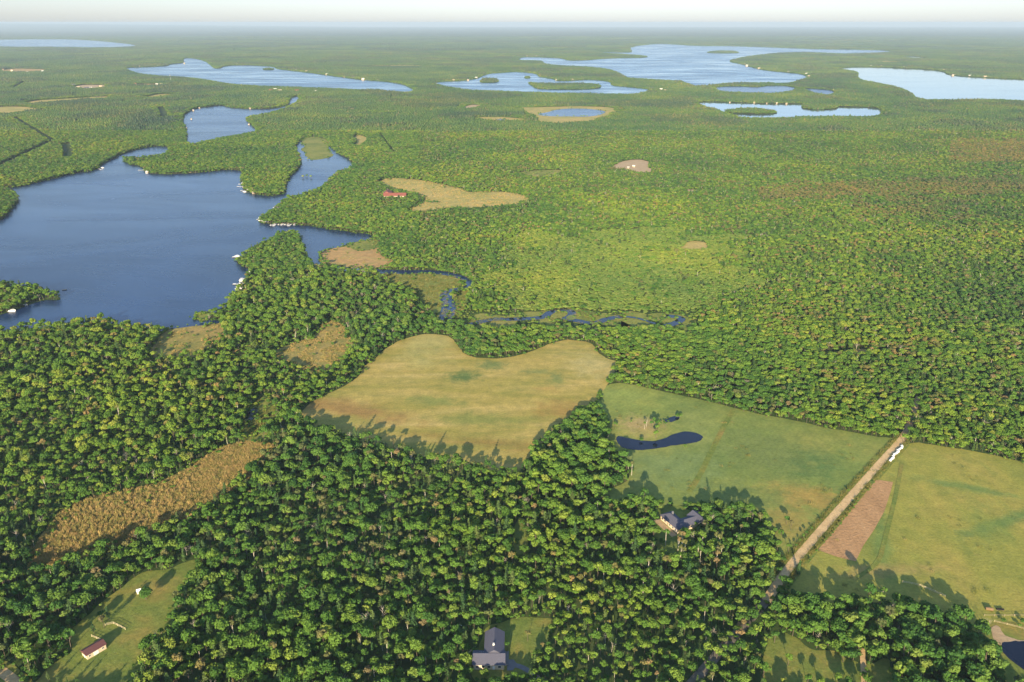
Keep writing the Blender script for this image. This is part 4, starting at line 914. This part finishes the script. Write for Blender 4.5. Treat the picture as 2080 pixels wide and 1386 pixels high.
# ------------------------------------------------------------------ far cottages, barns and a mast
def cottage(px, py, w_, d_, h_, roof, wall, label, group, name='cottage', cat='house', z=.4, ang=None):
    x, y = G(px, py); t = thing(name, (x, y, z), R(random.uniform(-30, 30)) if ang is None else ang, label, cat, group)
    MB().box(-w_ / 2, w_ / 2, -d_ / 2, d_ / 2, 0, h_).build('wall', M[wall], t)
    r_ = MB(); gable(r_, -w_ / 2, w_ / 2, -d_ / 2, d_ / 2, h_ + .2, min(w_, d_) * .33, .6); r_.build('roof', M[roof], t)
    if G(px, py)[1] < 3000: win(t, -w_ * .25, -d_ / 2, 'y', 1.2, 1.5, 1.3, -1); win(t, w_ * .25, -d_ / 2, 'y', 1.2, 1.5, 1.3, -1); door(t, 0, -d_ / 2, 'y', sg=-1, m_='wood')
def row(spots, label, group, size=(12, 9, 5), roofs=('roof_grey', 'wall_white', 'tan'), **k):
    for i, (px, py) in enumerate(spots):
        sc_ = random.uniform(.32, .58); px += random.uniform(-3, 3)
        cottage(px, py, size[0] * sc_, size[1] * sc_, size[2] * .7, roofs[i % len(roofs)], ('tan', 'wall_cream', 'tan')[i % 3], label, group, **k)
row([(292, 335), (301, 352), (330, 353), (361, 351), (386, 351), (421, 347), (443, 346), (492, 345)], 'pale shoreline cottage on the wooded bank north of the big lake', 'cottages on the north bank of the big lake', (9, 7, 4))
row([(497, 381), (503, 388), (515, 394), (541, 391)], 'pale cottage on the small wooded peninsula with docks', 'cottages on the small wooded peninsula', (8, 6, 3.5))
row([(386, 243), (392, 226), (404, 221), (380, 262), (376, 284), (508, 222), (549, 217), (556, 214), (520, 262), (508, 254)], 'small pale house at the water edge of the lake arm', 'houses around the lake arm', (11, 8, 5))
row([(251, 140), (262, 137), (284, 137), (300, 136), (318, 135), (373, 130), (430, 128), (484, 132), (508, 132), (575, 141), (600, 144), (622, 147), (648, 150), (664, 153), (701, 158), (716, 160), (740, 163), (768, 165)], 'white lakeside house on the far shore of the northern lake', 'lakeside houses on the northern lake', (26, 18, 9))
row([(882, 169), (901, 165), (922, 165), (948, 164), (966, 160), (995, 148), (1010, 147), (1030, 146), (1060, 146), (1096, 156), (1130, 164), (1160, 164), (1276, 176), (1340, 184), (1352, 186), (1325, 182)], 'pale lakeside house on the shore of the middle lake', 'lakeside houses on the middle lake', (22, 16, 8))
row([(1511, 132), (1518, 135), (1540, 141), (1604, 148), (1636, 152), (1641, 157), (1150, 118), (1090, 116), (1070, 116)], 'white lakeside house on the shore of the great far lake', 'lakeside houses on the great far lake', (34, 22, 10))
row([(1745, 136), (1768, 136), (1790, 136), (1815, 137), (1838, 138), (1862, 139), (1886, 140), (1905, 141), (1919, 144), (1935, 154), (1968, 156), (2000, 158), (2040, 160)], 'pale lakeside house on the north shore of the calm lake', 'lakeside houses on the calm lake', (28, 18, 9))
row([(1625, 179), (1640, 179), (1655, 180), (1675, 182), (1693, 184), (1532, 210), (1555, 211), (1580, 211), (1600, 212), (1484, 209)], 'small pale house above the narrow lakes on the right', 'houses above the narrow lakes', (10, 8, 5))
row([(160, 180), (176, 182), (186, 181), (205, 178), (152, 175)], 'tan industrial building in the clearing far left', 'industrial buildings far left', (38, 22, 9), ('tan', 'roof_grey', 'wall_white'), name='warehouse', cat='warehouse')
row([(55, 148), (25, 145), (5, 143), (88, 147), (62, 119), (34, 134), (105, 149), (148, 158), (275, 173), (320, 174), (330, 173), (548, 186), (560, 184), (571, 187), (605, 187), (640, 188)], 'pale far building standing in a forest gap on the left', 'far buildings in forest gaps', (30, 20, 9), ('wall_white', 'tan', 'roof_rust'), name='far_building', cat='building')
row([(1274, 343), (1290, 340)], 'white hut in the sandy rubble of the gravel clearing', 'huts in the gravel clearing', (9, 6, 4), ('wall_white',))
row([(833, 341)], 'small red-roofed cabin in the forest above the tan bog', None, (10, 7, 4), ('roof_rust',), name='cabin')
row([(717, 397)], 'small pale-roofed cabin hidden in trees left of the lodge', None, (10, 7, 4), ('wall_white',), name='cabin')
row([(1834, 202), (1636, 136)], 'pale house alone in the forest near the calm lake', 'lone houses near the calm lake', (20, 14, 8))
x, y = G(347, 166); tw = thing('radio_mast', (x, y, 0), 0, 'thin pale radio mast rising from the forest below the northern lake', 'mast')
MB().tube((0, 0, 0), (0, 0, 34), 1.0, .5, 6).build('pole', M['metal'], tw); MB().tube((0, 0, 30), (0, 0, 32), 1.8, 1.8, 8).build('platform', M['trim'], tw)

# ------------------------------------------------------------------ docks and boats
def dock(px, py, ang, L, label, group=None):
    x, y = G(px, py, .4); t = thing('dock', (x, y, .35), ang, label, 'dock', group)
    MB().box(0, L, -.9, .9, .7, .85).box(L - 3.2, L, -3, -.9, .7, .84).build('deck', M['trim'], t)
    p_ = MB()
    for k in range(int(L / 3) + 1):
        for s in (-.8, .8): p_.tube((min(L - .1, k * 3 + .1), s, -.6), (min(L - .1, k * 3 + .1), s, 1.1), .1)
    p_.build('posts', M['wood'], t)
BOATN = [0]
boat_mesh = {}
def hullmesh(L, W, h, z):
    v = []; st = [(-L / 2, .92, 0), (-L * .1, 1, 0), (L * .25, .8, .05), (L * .42, .4, .15), (L / 2, .03, .25)]
    for xx, ww, lift in st: v += [(xx, -W / 2 * ww, z + h + lift), (xx, -W / 2 * ww * .7, z), (xx, W / 2 * ww * .7, z), (xx, W / 2 * ww, z + h + lift)]
    f = [(0, 1, 2, 3)]
    for k in range(len(st) - 1):
        a, b = 4 * k, 4 * k + 4
        f += [(a, b, b + 1, a + 1), (a + 1, b + 1, b + 2, a + 2), (a + 2, b + 2, b + 3, a + 3), (a + 3, b + 3, b, a)]
    return MB().poly(v, f)
def boat(px, py, ang, kind_, label, group=None, z=.35, cover='white'):
    x, y = G(px, py, .4) if py else px; t = thing('pontoon_boat' if kind_ == 'p' else 'motor_boat', (x, y, z), ang, label, 'boat', group)
    if kind_ == 'p':
        for s in (-1, 1): MB().tube((-3.6, s * .95, .25), (3.3, s * .95, .25), .36, .3, 8).build('float', M['metal'], t)
        MB().box(-3.7, 3.5, -1.3, 1.3, .55, .7).box(-3.6, 3.4, -1.3, -1.2, .7, 1.4).box(-3.6, 3.4, 1.2, 1.3, .7, 1.4).build('deck', M['white'], t)
        c_ = MB().box(-2.6, 1.2, -1.35, 1.35, 2.4, 2.5)
        c_.build('canopy', M[cover], t)
        pp = MB()
        for sx in (-2.5, 1.1):
            for s in (-1.25, 1.25): pp.tube((sx, s, .7), (sx, s, 2.4), .05, .05, 4)
        pp.build('canopy_frame', M['metal'], t)
    else:
        hullmesh(6.5, 2.4, 1.0, .0).build('hull', M['white'], t); MB().box(-1.2, .6, -.9, .9, 1.0, 1.7).build('windshield', M['glass'], t)
        MB().box(-3.8, -3.25, -.25, .25, .3, 1.5).build('motor', M['black'], t)
mar = [(529, 444), (532, 446), (536, 443), (533, 449), (538, 448), (541, 445), (537, 451), (541, 451), (530, 449)]
for i, (px, py) in enumerate(mar): boat(px, py, R(160 + random.uniform(-20, 20)), 'p' if i % 3 else 'm', 'white boat moored in the cluster off the tip of the wooded point', 'boats off the tip of the wooded point', cover='white' if i % 4 else 'tan')
for i, (px, py) in enumerate([(560, 427), (564, 425), (568, 424), (572, 422), (567, 427), (573, 426), (577, 419)]): boat(px, py, R(150 + random.uniform(-20, 20)), 'p', 'white boat moored on the north side of the wooded point', 'boats on the north side of the wooded point')
for i, (px, py) in enumerate([(552, 457.5), (559, 457), (566, 456), (574, 457), (580, 456), (586, 457), (592, 456), (599, 456.5)]): boat(px, py, R(80 + random.uniform(-25, 25)), 'p' if i % 2 else 'm', 'white boat lined up along the south shore of the wooded point', 'boats along the south shore of the wooded point', cover=('white', 'tan')[i % 2])
for px, py, a_, L, lb in [(541, 447, 175, 16, 'long white dock at the tip of the wooded point'), (576, 424, 165, 20, 'white dock on the north side of the wooded point'), (597, 409, 190, 14, 'white dock north of the point beside the narrow channel'), (560, 457.6, 268, 8, 'short dock on the south shore of the wooded point'), (590, 457.6, 272, 8, 'short dock on the south shore nearer the bay'),
    (499, 375, 182, 14, 'upper white dock on the small wooded peninsula'), (500, 380, 178, 18, 'middle white dock on the small wooded peninsula'), (504, 388, 190, 14, 'lower white dock on the small wooded peninsula'), (293, 346, 200, 12, 'white dock at the west end of the north bank'), (503, 567, 185, 9, 'dock below the cove on the west-facing shore'),
    (486, 523, 185, 9, 'dock on the blunt wooded headland'), (201, 344, 320, 14, 'dock on the far left bank of the big lake'), (484, 600, 190, 9, 'lowest dock on the west-facing shore'), (494, 578, 185, 12, 'double dock on the west-facing shore')]:
    dock(px, py, R(a_), L, lb)
for px, py, kd, lb in [(494, 373, 'p', 'white boat at the upper dock of the small peninsula'), (498, 379, 'p', 'white boat at the middle dock of the small peninsula'), (497, 390, 'm', 'white boat at the lower dock of the small peninsula'), (482, 522, 'p', 'white boat beside the blunt wooded headland'),
    (511, 549, 'p', 'white boat in the small cove'), (512, 553, 'p', 'second white boat deeper in the small cove'), (492, 571, 'p', 'topmost white boat on the west-facing shore'), (490, 577, 'm', 'white boat beside the double dock'), (486, 583, 'p', 'white boat just below the double dock'), (484, 588, 'p', 'white boat second from the bottom on the west-facing shore'), (476, 597, 'm', 'lowest white boat on the west-facing shore'),
    (50, 620, 'p', 'white boat beached on the upper side of the southwest point'), (24, 633, 'p', 'white boat beached near the frame edge on the southwest point'), (298, 352, 'm', 'white boat below the north bank cottages'), (208, 342, 'p', 'white boat at the far left bank')]:
    boat(px, py, R(random.uniform(150, 210)), kd, lb)
# dark swimming raft off the southwest point
x, y = G(131, 590); rt = thing('swim_raft', (x, y, .35), R(10), 'dark swimming raft floating off the tip of the southwest point', 'raft')
MB().box(-2.2, 2.2, -1.6, 1.6, .35, .55).build('deck', M['wood'], rt); MB().box(-2, 2, -1.4, -.8, -.1, .35).box(-2, 2, .8, 1.4, -.1, .35).build('floats', M['black'], rt)

# boat on a trailer and a canoe in the wood beside the large house
x, y = G(929, 1283); bt = thing('fishing_boat', (x, y, .9), R(65 + 180), 'white-covered fishing boat with red bow on a trailer left of the large house', 'boat')
hullmesh(6, 2.3, 1.0, .0).build('hull', M['red'], bt); MB().poly([(-3, -1.1, 1.02), (1.2, -1.1, 1.02), (1.2, 1.1, 1.02), (-3, 1.1, 1.02), (-2.8, 0, 1.6), (1.0, 0, 1.5)], [(0, 1, 5, 4), (2, 3, 4, 5), (1, 2, 5), (3, 0, 4)]).build('cover', M['white'], bt)
tl = MB().box(-3, 3.8, -.08, .08, -.25, -.08).box(-1, -.8, -1.1, 1.1, -.3, -.15).build('trailer_frame', M['metal'], bt)
for s in (-1.15, 1.15): MB().tube((-.9, s - .12, -.45), (-.9, s + .12, -.45), .36, .36, 12).build('wheel', M['black'], bt)
x, y = G(959, 1321); cn = thing('canoe', (x, y, .3), R(50), 'pale canoe lying upturned in the grass left of the large house', 'canoe')
v = []; 
for t_ in np.linspace(-1, 1, 9):
    wd_ = .45 * math.sqrt(max(0.02, 1 - t_ * t_)); hh_ = .42 - .1 * t_ * t_
    v += [(t_ * 2.6, -wd_, 0), (t_ * 2.6, -wd_ * .6, hh_ * .8), (t_ * 2.6, 0, hh_), (t_ * 2.6, wd_ * .6, hh_ * .8), (t_ * 2.6, wd_, 0)]
MB().poly(v, [(5 * k + j, 5 * k + 5 + j, 5 * k + 6 + j, 5 * k + 1 + j) for k in range(8) for j in range(4)]).build('hull', M['tan'], cn)
MB().box(-2.6, 2.6, -.03, .03, .40, .46).build('keel', M['wood'], cn)

# ------------------------------------------------------------------ wrapped bales, trough, fences
base_line = [G(1832, 909), G(1826, 916), G(1820, 922), G(1806, 939)]
bw = MB(); nb_ = 14
prof = [(-.72, .62), (-.6, .74), (0, .78), (.6, .74), (.72, .62)]
v = []; f = []
for xx, rd in prof: v += [(xx, math.cos(2 * math.pi * k / nb_) * rd, .78 + math.sin(2 * math.pi * k / nb_) * rd) for k in range(nb_)]
for j in range(4): f += [(j * nb_ + k, j * nb_ + (k + 1) % nb_, (j + 1) * nb_ + (k + 1) % nb_, (j + 1) * nb_ + k) for k in range(nb_)]
f += [tuple(reversed(range(nb_))), tuple(4 * nb_ + k for k in range(nb_))]
bale_me = mesh('wrapped_bale', v, f, M['white'])
tot = 0
for a_, b_ in zip(base_line, base_line[1:]):
    a_, b_ = np.array(a_), np.array(b_); L = np.linalg.norm(b_ - a_); an = math.atan2(*(b_ - a_)[::-1]); k = 0
    while k * 1.62 < L:
        q = a_ + (b_ - a_) * (k * 1.62 / L) + rng.normal(0, .3, 2) + np.array([.4 * math.sin(tot * .9), 0])
        for lv in range(1):
            o = link('wrapped_bale', bale_me); o.location = (q[0] + (tot % 9 > 5) * .3, q[1], .12); o.rotation_euler = (0, 0, an + random.uniform(-.06, .06)); o.scale = (1.0, 1.15, 1.05)
            tag(o, 'white plastic-wrapped hay bale in the long row right of the dirt road', 'hay bale', 'wrapped bales in a row beside the dirt road')
        k += 1; tot += 1
x, y = G(2009, 1240); o = link('hay_bale', mesh('hay_bale', [(p[0] * 2.6, p[1] * 1.1, p[2] * 1.1) for p in v], f, M['hay'])); o.location = (x, y, .12); o.rotation_euler = (0, 0, R(-14)); tag(o, 'brown heap of round hay bales at the edge of the meadow above the sandy pond', 'hay bale')
x, y = G(2031, 1240); tr_ = thing('feed_trough', (x, y, .12), R(-5), 'low dark feed trough in the meadow right of the brown hay bale', 'trough')
MB().box(-1.9, 1.9, -.5, -.42, .3, .9).box(-1.9, 1.9, .42, .5, .3, .9).box(-1.9, 1.9, -.42, .42, .3, .38).box(-1.9, -1.82, -.42, .42, .38, .9).box(1.82, 1.9, -.42, .42, .38, .9).build('basin', M['black'], tr_)
for s in (-1.5, 1.5): MB().box(s - .08, s + .08, -.45, .45, 0, .296).build('leg', M['wood'], tr_)
def fence(pts_, label, hgt=1.3, rails=3, post='rail', m_='rail', gap=2.6, thick=.07):
    W = [G(*p) for p in pts_]; t = thing('fence', (W[0][0], W[0][1], .12), 0, label, 'fence')
    rl = MB(); k = 0
    for a_, b_ in zip(W, W[1:]):
        a_ = np.array(a_) - W[0]; b_ = np.array(b_) - W[0]; L = np.linalg.norm(b_ - a_); nn = max(1, int(L / gap))
        for i in range(nn + (1 if (b_ == np.array(W[-1]) - W[0]).all() else 0)):
            q = a_ + (b_ - a_) * i / nn; MB().tube((q[0], q[1], 0), (q[0], q[1], hgt), .11, .1, 6).build('post', M[post], t)
        for r_ in range(rails): z_ = hgt * (r_ + .8) / rails * .95; rl.tube((a_[0], a_[1], z_), (b_[0], b_[1], z_), thick, thick, 4)
    rl.build('rails', M[m_], t)
fence([(186.5, 1294), (206, 1302)], 'short pale rail fence just above the maroon-roofed shed', 1.5)
fence([(214, 1271.5), (231, 1268), (255, 1280)], 'bent pale rail fence beside the two rusty lawn trees', 1.6)
fence([(1833, 1184), (1852, 1187), (1868, 1191), (1920, 1213)], 'pale rail fence at the shadowed lower edge of the right meadow', 1.4)
fence([(1999, 1252), (2040, 1252.5), (2080, 1252), (2110, 1252)], 'dark wire fence crossing above the sandy pond', 1.3, 2, 'wood', 'wood', 4, .04)
fence([(2019, 1264), (2045, 1270), (2080, 1279), (2110, 1286)], 'thin pale fence between the wire fence and the farm pond', 1.2, 2, 'rail', 'rail', 4, .05)

# ------------------------------------------------------------------ single trees that stand in the open
def at(px, py, key, s, label, group=None, sz=None, cat='tree'):
    x, y = G(px, py); return plant(key, x, y, s, random.uniform(0, 6), label, group, .1, cat, sz)
at(298, 1219, 'g0', .78, 'round green tree standing alone on the mown lawn beside the playhouse')
at(192, 1290, 'p1', .52, 'rusty green lawn tree above the maroon-roofed shed, left of its pair')
at(212, 1276, 'r0', .55, 'brown-green lawn tree above the bent rail fence, right of its pair')
at(207, 1254, 'u1', .95, 'bright green bush behind the two lawn trees', cat='bush')
at(222, 1262, 'p1', .6, 'dark pointed lawn tree behind the bent rail fence')
for i, (px, py, k_, s_) in enumerate([(1249, 866, 'u1', .9), (1231, 852, 'g1', .5), (1223, 850, 'g1', .55), (1282, 862, 'g1', .35), (1309, 872, 'w0', .45), (1302, 897, 'u1', .8), (1313, 868, 'x0', .5)]):
    at(px, py, k_, s_, ['round bush at the forest tip above the big field pond', 'taller tree at the forest tip above the field pond', 'leftmost tree at the forest tip above the field pond', 'small dark tree left of the sandy rise between the ponds', 'thin birch on the sandy rise between the ponds', 'round bush at the water edge of the big field pond', 'bare thin tree on the sandy rise between the ponds'][i])
for px, py in [(1323, 872), (1328, 866), (1335, 880), (1336, 870), (1332, 892), (1333, 872)]: at(px, py, 'g1', random.uniform(.5, .75), 'dark narrow tree in the clump between the two field ponds', 'dark trees between the two field ponds', .75)
for px, py in [(1342, 866), (1348, 864), (1352, 867), (1357, 863)]: at(px, py, 'g1', random.uniform(.35, .5), 'slender tree below the upper field pond', 'slender trees below the upper field pond')
for px, py in [(1283, 966), (1276, 958)]: at(px, py, 'w1', random.uniform(.55, .75), 'pale-trunked birch at the field edge below the big pond', 'birches at the field edge below the pond')
for px, py, k_, s_, lb in [(1597, 1066, 'g1', .62, 'tall dark tree standing in the crop field corner left of the road'), (1606, 1078, 'r1', .5, 'pale brown tree below the tall dark one left of the road'), (1601, 1122, 'g1', .6, 'dark tree lower down between forest and road'), (1590, 1142, 'g0', .42, 'rounded small tree where field narrows to the road'), (1621, 1168, 's0', .75, 'dark narrow spruce on the right verge at the road bottom'), (1582, 1170, 'g1', .6, 'dark tree left of the road bottom')]: at(px, py, k_, s_, lb)
for px, py in [(1617, 1114), (1624, 1103), (1631, 1095), (1637, 1089), (1648, 1078), (1666, 1062), (1722, 1002)]: at(px, py, 'g1', random.uniform(.26, .42), 'small dark green sapling on the left verge of the dirt road', 'saplings on the left verge of the dirt road')
ra, rb = np.array(G(1642, 1143)), np.array(G(1776, 987))
for i in range(20):
    t_ = [0, .05, .1, .2, .24, .29, .33, .36, .40, .43, .46, .50, .54, .60, .64, .69, .74, .9, .94, 1.0][i]; q = ra + (rb - ra) * t_ + rng.normal(0, .4, 2)
    plant('g1', q[0], q[1], random.uniform(.18, .30), random.random() * 6, 'small dark green sapling on the right verge of the dirt road', 'saplings on the right verge of the dirt road', .1)
for px, py in [(1000 + i * 0, 0) for i in range(0)]: pass
for px, py in [(1573, 1306), (1600, 1352), (1640, 1392), (1665, 1400), (1700, 1392), (1712, 1345), (1590, 1400), (1550, 1372), (1720, 1400)]: at(px, py, 'g1', random.uniform(.6, .8), 'tree standing in the grassy glade with the narrow track', 'trees standing in the track glade')
for px, py in [(1987, 1288), (1998, 1276), (2006, 1277), (2022, 1330)]: at(px, py, 'x1', .5, 'pale bare sapling stem beside the sandy bank', 'pale stems beside the sandy bank')
for px, py in [(100, 1386), (120, 1392), (140, 1398), (158, 1396)]: at(px, py, 'p1', .4, 'small tree at the foot of the mown lawn', 'small trees at the foot of the mown lawn')
at(1072, 1303, 'r0', .5, 'orange-brown young tree in the yard right of the large house')
for px, py in [(1030, 1322), (1085, 1350), (1100, 1375), (1060, 1390), (1045, 1386)]: at(px, py, 'g1', random.uniform(.5, .65), 'green tree standing in the yard of the large house', 'trees in the yard of the large house')
at(985, 1378, 'g0', .55, 'green tree in front of the peach wall of the large house')
at(1390, 1096, 'g0', .8, 'dark green tree against the cream farmhouse wall')
for i in range(26):
    px = 1352 + (i * 37 % 150); py = 1108 + (i * 23 % 40)
    at(px, py, 'w1' if i % 2 else 'w0', random.uniform(.6, .8), 'pale-trunked birch in the stand below the cream farmhouse', 'birches below the cream farmhouse')
for i, (px, py) in enumerate([(868, 413), (875, 414), (882, 413), (888, 414), (848, 407), (856, 405), (862, 402)]): at(px, py, 'g0', .55, 'small dark tree inside the tan bog', 'dark trees inside the tan bog')
for i in range(16): at(1052 + (i * 5.3), 352 + (i * 7 % 9) - 2, 'u1', .9, 'small round tree in rows on the green glade', 'small trees in rows on the green glade')
x, y = G(622, 358); 
for px, py in [(616, 362), (624, 360), (632, 362)]: at(px, py, 'u1', 1.4, 'low dark bush on the reedy bar in the eastern channel', 'bushes on the reedy channel bar', cat='bush')
for px, py in [(105, 606), (112, 600), (118, 597), (415, 640), (420, 648), (405, 642)]: at(px, py, 'u1', .9, 'low bush at the tip of the lake point', 'bushes at the tips of the lake points', cat='bush')
# ------------------------------------------------------------------ haze
m = bpy.data.materials.new('air'); m.use_nodes = True; nt = m.node_tree; nt.nodes.clear()
vo = nt.nodes.new('ShaderNodeVolumePrincipled'); out = nt.nodes.new('ShaderNodeOutputMaterial'); nt.links.new(vo.outputs[0], out.inputs['Volume'])
vo.inputs['Color'].default_value = (0.56, 0.71, 0.86, 1); vo.inputs['Density'].default_value = 4.0e-5; vo.inputs['Anisotropy'].default_value = 0.0
hz = MB().box(-60500, 60500, -1400, 62500, -1.0, 305.0).build('haze', m)
tag(hz, 'thin pale blue haze softening the far forest and lakes', 'haze', kind='stuff')
